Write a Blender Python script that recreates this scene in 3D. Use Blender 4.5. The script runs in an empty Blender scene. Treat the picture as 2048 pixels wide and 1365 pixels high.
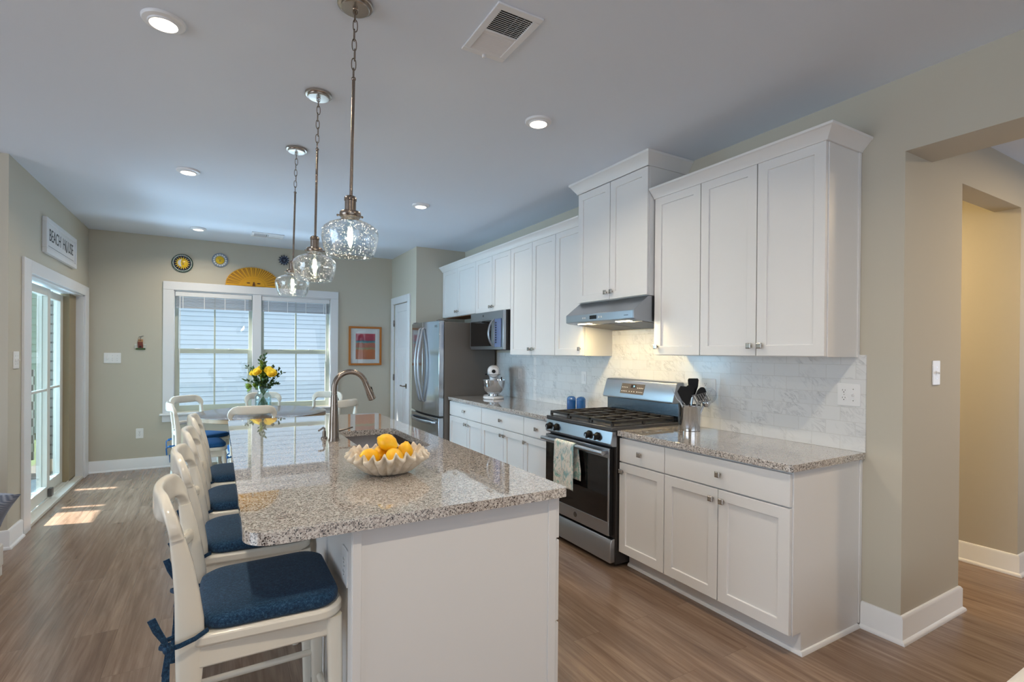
import bpy, bmesh, math, random
from mathutils import Vector, Matrix, geometry
random.seed(7)
C = bpy.context.scene.collection
SC = bpy.context.scene
PI = math.pi
R = math.radians

# ---------------------------------------------------------------- camera
W, CE, XL, YB, XR, YF = 2.933, 2.8045, -1.2915, 7.464, 2.237, 6.389   # kitchen wall, ceiling, left wall, window wall, pantry wall, alcove wall
cam = bpy.data.cameras.new('camera')
cam.sensor_width = 36.0
cam.lens = 1016.876 / 2048 * 36.0
cam.shift_y = (710.112 - 682.5) / 2048
cam.clip_start = 0.05
co = bpy.data.objects.new('camera', cam)
C.objects.link(co)
yaw, pitch, roll = .52383, -.00363, .0078
fw = Vector((math.sin(yaw)*math.cos(pitch), math.cos(yaw)*math.cos(pitch), math.sin(pitch)))
r0 = Vector((math.cos(yaw), -math.sin(yaw), 0)); u0 = r0.cross(fw)
rr = math.cos(roll)*r0 + math.sin(roll)*u0
uu = -math.sin(roll)*r0 + math.cos(roll)*u0
mw = Matrix((rr, uu, -fw)).transposed().to_4x4()
mw.translation = (0, 0, 1.42137)
co.matrix_world = mw
SC.camera = co

# ---------------------------------------------------------------- sky, sun, daylight, added fill lamps, exposure
world = bpy.data.worlds.new('world')
SC.world = world
world.use_nodes = True
bg = world.node_tree.nodes['Background']
bg.inputs[0].default_value = (.70, .85, 1.0, 1)
bg.inputs[1].default_value = 1.0

def area(name, loc, target, sx, sy, power, col, spread=180):
    l = bpy.data.lights.new(name, 'AREA')
    l.shape = 'RECTANGLE'; l.size = sx; l.size_y = sy; l.energy = power; l.color = col
    l.spread = R(spread)
    o = bpy.data.objects.new(name, l); C.objects.link(o)
    o.location = loc
    o.rotation_euler = (Vector(target) - Vector(loc)).to_track_quat('-Z', 'Y').to_euler()
    return o
sun = bpy.data.lights.new('sun', 'SUN'); sun.energy = 28; sun.angle = R(.6); sun.color = (1, .95, .86)
so = bpy.data.objects.new('sun', sun); C.objects.link(so)
so.rotation_euler = Vector((.70, -.16, -.66)).to_track_quat('-Z', 'Y').to_euler()
area('fill_behind_camera', (.6, -4.0, 1.3), (.9, 0, 3.0), 5.0, 2.0, 24, (.95, .95, .98), 140)  # added soft fill lamp behind the camera, not a seen window
area('fill_living_room_side', (-5.8, 1.2, 1.4), (1.5, 2.6, 1.9), 3.6, 2.0, 122, (.70, .85, 1))  # added cool fill lamp from the unseen left side of the living room
area('daylight_sliding_door', (-3.1, 6.3, 1.8), (.2, 5.4, .5), 2.6, 2.0, 150, (.46, .75, 1), 120)
area('ceiling_fill_sliding_door', (-3.0, 6.3, .12), (.8, 5.2, 2.8), 2.4, .5, 42, (.52, .77, 1), 110)  # added low uplight, hidden outside the door, brightens the ceiling
area('ceiling_fill_dining_window', (.45, 9.15, -.05), (.45, 5.2, 2.8), 3.0, .5, 130, (.55, .77, 1))  # added low uplight, hidden below the sill line, brightens the ceiling
area('daylight_dining_window', (.45, 9.3, 3.6), (.45, 6.5, 1.3), 3.0, 1.2, 110, (.70, .86, 1))
SC.view_settings.view_transform = 'Standard'
SC.view_settings.look = 'None'
SC.view_settings.gamma = 1
SC.view_settings.use_curve_mapping = False
SC.view_settings.exposure = 0.0
SC.cycles.use_denoising = True
SC.cycles.max_bounces = 10
SC.cycles.diffuse_bounces = 5
SC.cycles.glossy_bounces = 5
SC.cycles.transparent_max_bounces = 16
SC.cycles.sample_clamp_indirect = 6
SC.cycles.caustics_reflective = False
SC.cycles.caustics_refractive = False

# ---------------------------------------------------------------- materials
def s2l(c):
    c /= 255.0
    return c/12.92 if c <= .04045 else ((c+.055)/1.055)**2.4
def S(r, g, b): return (s2l(r), s2l(g), s2l(b), 1)
def L(*c): return (*c, 1)
class NT:
    def __init__(s, name):
        s.m = bpy.data.materials.new(name); s.m.use_nodes = True
        s.t = s.m.node_tree; s.b = s.t.nodes['Principled BSDF']; s.out = s.t.nodes['Material Output']
    def n(s, typ, **kw):
        nd = s.t.nodes.new('ShaderNode'+typ)
        for k, v in kw.items():
            if k.startswith('_'): setattr(nd, k[1:], v)
            else: s.set(nd, k, v)
        return nd
    def set(s, nd, k, v):
        i = nd.inputs[int(k[1:])] if k[0] == 'i' and k[1:].isdigit() else nd.inputs[k.replace('__', ' ')]
        if isinstance(v, bpy.types.NodeSocket): s.t.links.new(v, i)
        else: i.default_value = v
    def bs(s, **kw):
        for k, v in kw.items(): s.set(s.b, k, v)
    def obj(s): return s.n('TexCoord').outputs['Object']
    def map(s, v, scale=(1, 1, 1), rot=(0, 0, 0), loc=(0, 0, 0)):
        return s.n('Mapping', Vector=v, Scale=scale, Rotation=rot, Location=loc).outputs[0]
    def noise(s, v, scale, detail=4, rough=.5, dist=0):
        return s.n('TexNoise', Vector=v, Scale=scale, Detail=detail, Roughness=rough, Distortion=dist).outputs[0]
    def ramp(s, f, stops, interp='LINEAR'):
        r = s.n('ValToRGB', Fac=f); e = r.color_ramp.elements; r.color_ramp.interpolation = interp
        while len(e) < len(stops): e.new(.5)
        for q, (p, c) in zip(e, stops): q.position = p; q.color = c
        return r.outputs[0]
    def mix(s, f, a, b, mode='MIX'):
        m = s.n('Mix', _data_type='RGBA', _blend_type=mode)
        s.set(m, 'i0', f); s.set(m, 'i6', a); s.set(m, 'i7', b)
        return m.outputs[2]
    def math(s, op, a, b=0.0):
        return s.n('Math', _operation=op, i0=a, i1=b).outputs[0]
    def bump(s, h, st=.2, d=.002):
        s.bs(Normal=s.n('Bump', Height=h, Strength=st, Distance=d).outputs[0])
def simple(name, col, rough=.5, metal=0, spec=.5, coat=0, bump=None):
    k = NT(name); k.bs(Base__Color=col, Roughness=rough, Metallic=metal)
    k.set(k.b, 'Specular IOR Level', spec)
    if coat: k.set(k.b, 'Coat Weight', coat); k.set(k.b, 'Coat Roughness', .08)
    if bump: k.bump(k.noise(k.obj(), bump[0]), bump[1], bump[2])
    return k.m
M = {}
def paint(name, col, rough=.6, sc=140, st=.08):
    k = NT(name); o = k.obj()
    v = k.noise(o, 2.2, 3)
    k.bs(Base__Color=k.mix(k.math('MULTIPLY', v, .10), col, tuple(c*.86 for c in col[:3])+(1,)), Roughness=rough)
    k.bump(k.noise(o, sc, 2), st, .001)
    return k.m
M['wall'] = paint('wall_paint', S(198, 192, 177), .75)
M['ceiling'] = paint('ceiling_paint', S(224, 232, 244), .9)
M['trim'] = paint('trim_paint', S(232, 233, 236), .38, 60, .03)
M['cabinet'] = paint('cabinet_paint', S(231, 230, 229), .36, 50, .03)
M['chair'] = paint('chair_paint', S(232, 226, 212), .16, 40, .02)
M['plastic'] = simple('white_plastic', S(238, 238, 238), .3)
M['dark'] = simple('dark_slot', S(22, 22, 24), .6)
M['black'] = simple('black_plastic', S(22, 21, 21), .5, spec=.25)
M['iron'] = simple('cast_iron', S(44, 41, 40), .5, bump=(300, .2, .001))
def metal(name, col, rough, stretch=(1, 1, 60), st=.04):
    k = NT(name); o = k.obj()
    n = k.noise(k.map(o, stretch), 12, 5)
    k.bs(Base__Color=col, Metallic=1.0, Roughness=k.math('ADD', k.math('MULTIPLY', n, .08), rough-.04))
    k.bump(n, st, .001)
    return k.m
M['steel'] = metal('brushed_steel', S(176, 180, 186), .30)
M['fridge_steel'] = metal('refrigerator_steel', S(186, 190, 196), .13, (1, 1, 30), .004)
M['steel_dark'] = metal('dark_steel', S(112, 110, 110), .35)
M['nickel'] = metal('brushed_nickel', S(140, 129, 120), .27, (1, 1, 1), .02)
M['knob_nickel'] = metal('knob_nickel', S(186, 178, 170), .24, (1, 1, 1), .02)
M['backguard'] = metal('backguard_steel', S(104, 112, 120), .26)
M['chrome'] = simple('polished_steel', S(205, 206, 208), .09, 1)
M['fridge_side'] = simple('refrigerator_side_paint', S(112, 107, 102), .42, .35, bump=(500, .06, .0005))
M['range_side'] = simple('range_side_enamel', S(58, 54, 52), .35, .2)
M['black_glass'] = simple('black_glass', S(20, 18, 18), .06, 0, .6)
M['enamel'] = simple('grey_enamel', S(70, 70, 72), .22)
M['raw_wood'] = simple('raw_wood', S(150, 92, 40), .6)
k = NT('granite'); o = k.obj()
wob = k.n('TexNoise', Vector=o, Scale=190.0, Detail=3.0).outputs['Color']
ov = k.n('VectorMath', _operation='MULTIPLY_ADD', i0=wob, i1=(.009, .009, .009), i2=o).outputs[0]
v1 = k.n('TexVoronoi', Vector=ov, Scale=215.0).outputs['Color']
v2 = k.n('TexVoronoi', Vector=ov, Scale=300.0).outputs['Color']
g1 = k.n('SeparateColor', Color=v1).outputs[0]; g2 = k.n('SeparateColor', Color=v2).outputs[1]
cl = k.noise(o, 26, 4)
base = k.ramp(k.math('ADD', k.math('MULTIPLY', g1, .75), k.math('MULTIPLY', cl, .42)), [
    (.20, S(130, 121, 117)), (.40, S(176, 166, 159)), (.60, S(200, 192, 185)), (.90, S(222, 217, 211))])
dark = k.math('GREATER_THAN', k.math('ADD', g2, k.math('MULTIPLY', cl, .35)), 1.035)
k.bs(Base__Color=k.mix(dark, base, S(44, 41, 42)), Roughness=.03, IOR=1.85)
k.set(k.b, 'Coat Weight', .8); k.set(k.b, 'Coat Roughness', .015); k.set(k.b, 'Coat IOR', 1.6)
M['granite'] = k.m
k = NT('floor_planks'); o = k.obj()
vec = k.map(o, rot=(0, 0, PI/2))
def brick(kk, v, bw, rh, mort, off=.37):
    b = kk.n('TexBrick', Vector=v, Color1=L(0, 0, 0), Color2=L(1, 1, 1), Mortar=L(.5, .5, .5), Scale=1.0)
    b.inputs['Mortar Size'].default_value = mort; b.inputs['Brick Width'].default_value = bw; b.inputs['Row Height'].default_value = rh
    b.inputs['Mortar Smooth'].default_value = .1
    b.offset = off; b.squash = 1
    return b
b = brick(k, vec, 1.22, .178, .0006)
rnd = b.outputs['Color']
shift = k.n('VectorMath', _operation='MULTIPLY_ADD', i0=rnd, i1=(7.3, 31.0, 3.0), i2=o).outputs[0]
gr = k.noise(k.map(shift, (1, .05, 1)), 55, 8, .6, .5)
gr2 = k.noise(k.map(shift, (1, .10, 1)), 9, 5, .5, 1.2)
f = k.math('ADD', k.math('MULTIPLY', gr, .52), k.math('MULTIPLY', gr2, .48))
wood = k.ramp(f, [(.26, S(82, 64, 53)), (.42, S(120, 98, 82)), (.56, S(144, 121, 103)), (.76, S(172, 151, 132))])
tone = k.mix(k.math('MULTIPLY', k.n('SeparateColor', Color=rnd).outputs[0], .35), wood, S(94, 70, 56), 'MIX')
k.bs(Base__Color=k.mix(k.math('MULTIPLY', b.outputs['Fac'], .7), tone, S(58, 44, 37)), Roughness=k.math('ADD', k.math('MULTIPLY', gr, .04), .23))
k.bump(k.math('SUBTRACT', k.math('MULTIPLY', gr, .3), b.outputs['Fac']), .06, .001)
k.set(k.b, 'Specular IOR Level', .8)
M['floor'] = k.m
k = NT('marble_tile'); o = k.obj()
vec = k.map(o, rot=(0, PI/2, PI/2))
sx = k.n('SeparateXYZ', Vector=o)
vec = k.n('CombineXYZ', X=sx.outputs[1], Y=sx.outputs[2], Z=0.0).outputs[0]
b = brick(k, vec, .152, .0762, .0016, .5)
sh = k.n('VectorMath', _operation='MULTIPLY_ADD', i0=b.outputs['Color'], i1=(5.0, 9.0, 3.0), i2=vec).outputs[0]
rot = k.map(sh, (1, 1, 1), (0, 0, R(-38)))
w1 = k.noise(k.map(rot, (1, 2.6, 1)), 7, 6, .6, 1.2)
vein = k.ramp(k.math('ABSOLUTE', k.math('SUBTRACT', w1, .5)), [(0, L(1, 1, 1)), (.018, L(.4, .4, .4)), (.06, L(0, 0, 0))])
msk = k.ramp(k.noise(rot, 5.5, 3), [(.47, L(0, 0, 0)), (.64, L(1, 1, 1))])
vf = k.math('MULTIPLY', k.math('MULTIPLY', vein, msk), .52)
mc = k.mix(vf, S(229, 230, 230), S(140, 142, 146))
mc = k.mix(k.math('MULTIPLY', k.n('SeparateColor', Color=b.outputs['Color']).outputs[0], .16), mc, S(196, 198, 200))
k.bs(Base__Color=k.mix(b.outputs['Fac'], mc, S(214, 214, 212)), Roughness=.16)
k.bump(k.math('MULTIPLY', b.outputs['Fac'], -1.0), .35, .001)
M['tile'] = k.m
def thin_glass(name, tint, rough=.0, ior=1.45, glint_seeds=0):
    k = NT(name); t = k.t
    tr = k.n('BsdfTransparent', Color=tint); gl = k.n('BsdfGlossy', Color=L(1, 1, 1), Roughness=rough)
    bf = k.n('NewGeometry').outputs['Backfacing']
    fr = k.n('Fresnel', IOR=k.math('ADD', k.math('MULTIPLY', bf, 1.0/ior-ior), ior))
    fac = fr.outputs[0]
    if glint_seeds:
        o = k.obj()
        nz = k.noise(o, 45, 3)
        bp = k.n('Bump', Height=nz, Strength=.5, Distance=.004)
        t.links.new(bp.outputs[0], fr.inputs['Normal']); t.links.new(bp.outputs[0], gl.inputs['Normal'])
        vo = k.n('TexVoronoi', Vector=o, Scale=glint_seeds)
        dot = k.math('LESS_THAN', vo.outputs['Distance'], .30)
        pick = k.math('GREATER_THAN', k.n('SeparateColor', Color=vo.outputs['Color']).outputs[0], .62)
        fac = k.math('MINIMUM', k.math('MULTIPLY', fr.outputs[0], 1.6), 1.0)
    mx = k.n('MixShader', Fac=fac)
    t.links.new(tr.outputs[0], mx.inputs[1]); t.links.new(gl.outputs[0], mx.inputs[2])
    t.links.new(mx.outputs[0], k.out.inputs[0])
    if glint_seeds:
        m2 = k.n('MixShader', Fac=k.math('MULTIPLY', k.math('MULTIPLY', dot, pick), .5))  # lamp glints on the bubbles, painted as diffuse white dots
        t.links.new(mx.outputs[0], m2.inputs[1]); t.links.new(k.n('BsdfDiffuse', Color=L(.95, .95, .95)).outputs[0], m2.inputs[2])
        t.links.new(m2.outputs[0], k.out.inputs[0])
    return k.m
M['pane'] = thin_glass('window_glass', L(.97, .985, .98))
M['seeded'] = thin_glass('seeded_glass', L(.93, .95, .96), .02, 1.5, 145)
M['vase_glass'] = thin_glass('clear_glass', L(.90, .95, .96), 0, 1.5)
def emit(name, col, st):
    k = NT(name); k.bs(Base__Color=L(0, 0, 0)); k.set(k.b, 'Emission Color', col); k.set(k.b, 'Emission Strength', st); return k.m
M['lamp'] = emit('lamp_diffuser', L(1, .86, .66), 9)
M['filament'] = emit('lamp_filament', L(1, .80, .52), 60)
M['led'] = emit('hood_led', L(1, .82, .5), 25)
M['digits'] = emit('clock_digits', L(.45, .8, 1), 3)
k = NT('navy_fabric'); o = k.obj()
n1 = k.noise(o, 620, 2, .8); n2 = k.noise(k.map(o, (1, 2.2, 1)), 130, 3)
k.bs(Base__Color=k.ramp(k.math('ADD', k.math('MULTIPLY', n1, .6), k.math('MULTIPLY', n2, .4)), [(.34, S(4, 26, 48)), (.52, S(14, 56, 88)), (.66, S(62, 104, 134))]), Roughness=.9)
k.set(k.b, 'Sheen Weight', .06); k.bump(n1, .5, .002)
M['navy'] = k.m
k = NT('blue_fabric'); o = k.obj(); n1 = k.noise(o, 300, 3)
k.bs(Base__Color=k.ramp(n1, [(.3, S(14, 62, 110)), (.7, S(40, 104, 160))]), Roughness=.9); M['blue_fabric'] = k.m
k = NT('table_wood'); o = k.obj()
g = k.noise(k.map(o, (1, .05, 1), (0, 0, R(20))), 40, 6, .6, .5)
k.bs(Base__Color=k.ramp(g, [(.3, S(66, 50, 42)), (.7, S(110, 88, 74))]), Roughness=.22); M['table'] = k.m
M['table_edge'] = simple('table_edge_wood', S(158, 128, 92), .4, bump=(60, .1, .001))
k = NT('lemon_peel'); o = k.obj()
k.bs(Base__Color=k.ramp(k.noise(o, 25, 3), [(.3, S(244, 176, 8)), (.7, S(253, 206, 30))]), Roughness=.38); k.bump(k.noise(o, 260, 2), .25, .002)
k.set(k.b, 'Subsurface Weight', .05)
M['lemon'] = k.m
M['lemon_tip'] = simple('lemon_stem', S(120, 92, 30), .7)
k = NT('shell_plaster'); o = k.obj()
k.bs(Base__Color=k.ramp(k.noise(o, 40, 5), [(.3, S(206, 190, 166)), (.7, S(236, 226, 210))]), Roughness=.75); k.bump(k.noise(o, 120, 4), .35, .002)
M['shell'] = k.m
M['blue_glaze'] = simple('blue_glaze', S(28, 84, 150), .07, coat=.5)
M['cream'] = simple('cream_ceramic', S(226, 206, 170), .3)
M['sink'] = metal('sink_steel', S(168, 160, 156), .25, (30, 1, 1), .02)
k = NT('towel_print'); o = k.obj()
n1 = k.noise(k.map(o, (1, 1, .6)), 16, 3, .5, 1.0); n2 = k.noise(k.map(o, (1, 1.4, .8), (0.5, 0, 0)), 24, 3, .6, 2.2); n3 = k.noise(o, 9, 2)
c = k.ramp(n1, [(.36, S(150, 190, 196)), (.44, S(222, 226, 222)), (.56, S(238, 234, 226)), (.64, S(146, 196, 190)), (.72, S(206, 210, 200))])
ln = k.ramp(k.math('ABSOLUTE', k.math('SUBTRACT', n2, .5)), [(.0, L(1, 1, 1)), (.018, L(0, 0, 0))])
k.bs(Base__Color=k.mix(k.math('MULTIPLY', ln, k.math('GREATER_THAN', n3, .44)), c, S(56, 66, 62)), Roughness=.9)
M['towel'] = k.m
M['leaf'] = simple('leaf_green', S(58, 84, 40), .5); M['leaf_light'] = simple('young_leaf_green', S(128, 150, 44), .5)
M['rose'] = simple('yellow_petal', S(254, 212, 44), .6); M['stem'] = simple('flower_stem', S(92, 118, 62), .6)
M['water'] = thin_glass('vase_water', L(.86, .92, .92), 0, 1.33)
M['art_frame'] = simple('honey_wood_frame', S(178, 106, 30), .35, bump=(80, .1, .001))
k = NT('abstract_print'); o = k.obj()
z = k.n('SeparateXYZ', Vector=o).outputs[2]
zz = k.math('ADD', z, k.math('MULTIPLY', k.math('SUBTRACT', k.noise(k.map(o, (3, 1, 1)), 9, 4), .5), .05))
c = k.ramp(k.math('DIVIDE', zz, .372), [(0, S(196, 104, 58)), (.36, S(206, 112, 60)), (.41, S(150, 160, 116)), (.46, S(178, 108, 84)), (.62, S(190, 104, 86)), (.66, S(78, 158, 156)), (.72, S(44, 96, 130)), (.75, S(178, 46, 88)), (1, S(196, 52, 84))])
st = k.noise(k.map(o, (8, 1, .4)), 14, 4)
k.bs(Base__Color=k.mix(k.math('MULTIPLY', st, .35), c, S(120, 74, 40)), Roughness=.5); M['art'] = k.m
M['mat_board'] = simple('mat_board', S(226, 226, 230), .7)
M['yellow'] = simple('yellow_glaze', S(240, 196, 30), .25); M['orange'] = simple('orange_glaze', S(226, 120, 30), .3)
M['carved'] = simple('carved_yellow_wood', S(222, 160, 16), .5, bump=(30, .3, .004))
M['groove'] = simple('carved_dark_stain', S(96, 58, 16), .6)
M['green_glaze'] = simple('dark_green_glaze', S(48, 74, 62), .2); M['white_glaze'] = simple('white_glaze', S(230, 230, 226), .15)
M['navy_glaze'] = simple('navy_glaze', S(30, 34, 56), .2); M['grey_glaze'] = simple('grey_blue_glaze', S(128, 140, 160), .2)
M['brick_red'] = simple('brick_red_paint', S(112, 48, 34), .6); M['tan'] = simple('tan_paint', S(176, 128, 88), .6)
M['ink'] = simple('grey_ink', S(70, 72, 76), .6)
M['sash'] = simple('window_sash_vinyl', S(192, 198, 184), .4)
M['door_vinyl'] = simple('sliding_door_vinyl', S(214, 212, 204), .4); M['tan_vinyl'] = simple('tan_vinyl', S(150, 134, 106), .5)
M['blind'] = simple('blind_slat', S(176, 181, 190), .45)
M['siding'] = simple('white_siding', S(216, 231, 250), .5); M['mint_siding'] = simple('mint_siding', S(150, 184, 172), .5)
k = NT('curtain_trellis'); o = k.obj()
vo = k.n('TexVoronoi', Vector=k.map(o, (24, .01, 8)), Scale=1.0, Randomness=.0, _feature='DISTANCE_TO_EDGE').outputs[0]
k.bs(Base__Color=k.mix(k.math('LESS_THAN', vo, .10), S(214, 222, 228), S(112, 122, 134)), Roughness=.9); M['trellis'] = k.m
k = NT('curtain_key'); o = k.obj()
ch = k.n('TexChecker', Vector=k.map(o, (1, .01, 1)), Scale=9.0).outputs[1]
k.bs(Base__Color=k.mix(ch, S(222, 228, 220), S(48, 56, 60)), Roughness=.9); M['key'] = k.m
M['outdoor_curtain'] = simple('outdoor_curtain_cloth', S(200, 205, 205), .9)
k = NT('herringbone'); o = k.obj()
wv = k.n('TexWave', Vector=k.map(o, rot=(0, 0, R(40))), Scale=26.0, Distortion=1.5).outputs[1]
k.bs(Base__Color=k.mix(wv, S(120, 132, 156), S(176, 186, 204)), Roughness=.9); M['herringbone'] = k.m
k = NT('lawn'); o = k.obj(); k.bs(Base__Color=k.ramp(k.noise(o, 8, 5), [(.3, S(66, 92, 56)), (.7, S(104, 126, 84))]), Roughness=.9); M['lawn'] = k.m
M['gravel'] = simple('pale_gravel', S(98, 98, 94), .9, bump=(40, .5, .01))
M['deck'] = simple('deck_boards', S(150, 160, 165), .6)
M['upholstery'] = simple('white_upholstery', S(226, 222, 216), .8, bump=(200, .2, .001))
M['silver_grey'] = simple('mixer_white_enamel', S(226, 226, 228), .12)
M['panel_brown'] = simple('control_panel_film', S(92, 84, 78), .3)
M['mw_panel'] = simple('microwave_panel', S(96, 112, 150), .12)

# ---------------------------------------------------------------- mesh helpers
OFF = {}
class MB:
    def __init__(s, M=None): s.bm = bmesh.new(); s.M = M
    def v(s, *p):
        p = Vector(p[0] if len(p) == 1 else p)
        return s.bm.verts.new(s.M @ p if s.M else p)
    def f(s, vs):
        try: return s.bm.faces.new(vs)
        except ValueError: return None
    def box(s, x0, x1, y0, y1, z0, z1):
        a = [s.v(x, y, z) for z in (z0, z1) for x, y in ((x0, y0), (x1, y0), (x1, y1), (x0, y1))]
        for q in ((3, 2, 1, 0), (4, 5, 6, 7), (0, 1, 5, 4), (1, 2, 6, 5), (2, 3, 7, 6), (3, 0, 4, 7)): s.f([a[i] for i in q])
        return s
    def rim(s, axis, a, b, u0, u1, v0, v1, wl, wr, wb, wt):
        """rectangular frame without overlapping pieces; axis = thickness direction"""
        for q in ((u0, u0+wl, v0, v1), (u1-wr, u1, v0, v1), (u0+wl, u1-wr, v0, v0+wb), (u0+wl, u1-wr, v1-wt, v1)):
            if axis == 'y': s.box(q[0], q[1], a, b, q[2], q[3])
            else: s.box(a, b, q[0], q[1], q[2], q[3])
        return s
    def rings(s, rs, closed=False, cap=True):
        n = len(rs[0])
        for i in range(len(rs) if closed else len(rs)-1):
            a, b = rs[i], rs[(i+1) % len(rs)]
            for j in range(n): s.f([a[j], a[(j+1) % n], b[(j+1) % n], b[j]])
        if cap and not closed:
            s.f(list(reversed(rs[0]))); s.f(rs[-1])
        return s
    def sweep(s, pts, side, a, b, n=12, p=2.0, closed=False, cap=True):
        pts = [Vector(q) for q in pts]; m = len(pts); rs = []
        sd = side if isinstance(side, list) else [side]*m
        A = a if isinstance(a, (list, tuple)) else [a]*m
        B = b if isinstance(b, (list, tuple)) else [b]*m
        for i, q in enumerate(pts):
            if closed: t = pts[(i+1) % m] - pts[i-1]
            else: t = pts[min(i+1, m-1)] - pts[max(i-1, 0)]
            t.normalize()
            sv = Vector(sd[i]); sv = (sv - t*sv.dot(t)).normalized(); nv = t.cross(sv)
            ring = []
            for j in range(n):
                th = 2*PI*(j+.5)/n; c, w = math.cos(th), math.sin(th)
                e = 2.0/p
                ring.append(s.v(q + sv*A[i]*math.copysign(abs(c)**e, c) + nv*B[i]*math.copysign(abs(w)**e, w)))
            rs.append(ring)
        return s.rings(rs, closed, cap)
    def tube(s, pts, r, n=10, closed=False):
        pts = [Vector(q) for q in pts]; sd = []
        t0 = (pts[1]-pts[0]).normalized()
        ref = Vector((0, 0, 1)) if abs(t0.z) < .9 else Vector((1, 0, 0))
        cur = (ref - t0*ref.dot(t0)).normalized(); m = len(pts)
        for i in range(m):
            t = (pts[(i+1) % m]-pts[i-1]) if closed else (pts[min(i+1, m-1)]-pts[max(i-1, 0)])
            t.normalize(); cur = (cur - t*cur.dot(t)).normalized(); sd.append(cur.copy())
        return s.sweep(pts, sd, r, r, n, 2, closed)
    def cyl(s, p0, p1, r0, r1=None, n=20): return s.tube([p0, p1], [r0, r0 if r1 is None else r1], n)
    def lathe(s, prof, c=(0, 0, 0), n=32, axis=None, closed=False, mod=None):
        T = Matrix.Translation(c) @ (axis if axis else Matrix.Identity(4)); rs = []
        for r, z in prof:
            ring = []
            for j in range(n):
                th = 2*PI*j/n
                rad, zz = (r, z) if not mod else mod(r, z, th)
                ring.append(s.v(T @ Vector((max(rad, 1e-5)*math.cos(th), max(rad, 1e-5)*math.sin(th), zz))))
            rs.append(ring)
        return s.rings(rs, closed, cap=not closed)
    def prism(s, poly, axis, a, b):
        def mk(u, v, w): return {'x': (w, u, v), 'y': (u, w, v), 'z': (u, v, w)}[axis]
        r0 = [s.v(*mk(u, v, a)) for u, v in poly]; r1 = [s.v(*mk(u, v, b)) for u, v in poly]
        return s.rings([r0, r1])
    def slab(s, outer, hole, z0, z1):
        pts = list(outer)+list(hole); tris = geometry.tessellate_polygon([[Vector((*q, 0)) for q in outer], [Vector((*q, 0)) for q in hole]])
        lo = [s.v(x, y, z0) for x, y in pts]; hi = [s.v(x, y, z1) for x, y in pts]
        for t in tris: s.f([lo[i] for i in t]); s.f([hi[i] for i in t])
        n = len(outer)
        for base, k in ((0, n), (n, len(hole))):
            for i in range(k):
                a, b = base+i, base+(i+1) % k; s.f([lo[a], lo[b], hi[b], hi[a]])
        return s
    def hsweep(s, prof, path, closed=False):
        """profile (d, z) carried along a horizontal path, mitred; d goes to the left of the path."""
        P = [Vector(q) for q in path]; m = len(P); rs = []
        for i in range(m):
            d1 = (P[i]-P[i-1]).normalized() if (i > 0 or closed) else None
            d2 = (P[(i+1) % m]-P[i]).normalized() if (i < m-1 or closed) else None
            d1 = d1 or d2; d2 = d2 or d1
            n1 = Vector((-d1.y, d1.x)); n2 = Vector((-d2.y, d2.x))
            k_ = n1+n2; k_ = k_/(k_.dot(n1)) if k_.length > 1e-6 else n1
            rs.append([s.v(P[i].x+k_.x*d, P[i].y+k_.y*d, z) for d, z in prof])
        return s.rings(rs, closed)
    def ball(s, c, r, n=16, m=10, T=None):
        rx, ry, rz = r if isinstance(r, (tuple, list)) else (r, r, r)
        rs = []
        for i in range(m+1):
            ph = -PI/2 + PI*i/m
            ring = []
            for j in range(n):
                th = 2*PI*j/n
                q = Vector((rx*max(math.cos(ph), 1e-4)*math.cos(th), ry*max(math.cos(ph), 1e-4)*math.sin(th), rz*math.sin(ph)))
                ring.append(s.v(Vector(c) + (T @ q if T else q)))
            rs.append(ring)
        return s.rings(rs)
    def grid(s, fn, nu, nv):
        g = [[s.v(fn(i/nu, j/nv)) for j in range(nv+1)] for i in range(nu+1)]
        for i in range(nu):
            for j in range(nv): s.f([g[i][j], g[i+1][j], g[i+1][j+1], g[i][j+1]])
        return s
    def build(s, name, mat, parent=None, bevel=0, solid=0, subd=0, angle=38, ang_bev=40, weld=False):
        bm = s.bm
        if weld: bmesh.ops.remove_doubles(bm, verts=bm.verts, dist=1e-5)
        bmesh.ops.recalc_face_normals(bm, faces=bm.faces)
        if parent is not None: off = OFF[parent.name]
        else:
            xs = [q.co for q in bm.verts]
            off = Vector(((min(q.x for q in xs)+max(q.x for q in xs))/2, (min(q.y for q in xs)+max(q.y for q in xs))/2, min(q.z for q in xs)))
        for q in bm.verts: q.co -= off
        me = bpy.data.meshes.new(name)
        for fc in bm.faces: fc.smooth = True
        bm.to_mesh(me); bm.free()
        me.set_sharp_from_angle(angle=R(angle))
        me.materials.append(mat if not isinstance(mat, str) else M[mat])
        o = bpy.data.objects.new(name, me); C.objects.link(o)
        if parent is not None: o.parent = parent
        else: o.location = off
        OFF[o.name] = off.copy()
        if solid:
            q = o.modifiers.new('thickness', 'SOLIDIFY'); q.thickness = solid; q.offset = 0
        if bevel:
            q = o.modifiers.new('bevel', 'BEVEL'); q.width = bevel; q.segments = 2; q.limit_method = 'ANGLE'; q.angle_limit = R(ang_bev)
            q.harden_normals = False
        if subd:
            q = o.modifiers.new('subdivision', 'SUBSURF'); q.levels = subd; q.render_levels = subd
        return o
def box(*a): return MB().box(*a)
def thing(name, label, cat, loc, rotz=0, group=None):
    o = bpy.data.objects.new(name, None); C.objects.link(o)
    o.empty_display_size = .1
    o.location = loc; o.rotation_euler = (0, 0, rotz)
    OFF[o.name] = Vector(loc)
    o['label'] = label; o['category'] = cat
    if group: o['group'] = group
    return o
def tag(o, label, cat, group=None, kind=None):
    o['label'] = label; o['category'] = cat
    if group: o['group'] = group
    if kind: o['kind'] = kind
    return o
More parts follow.
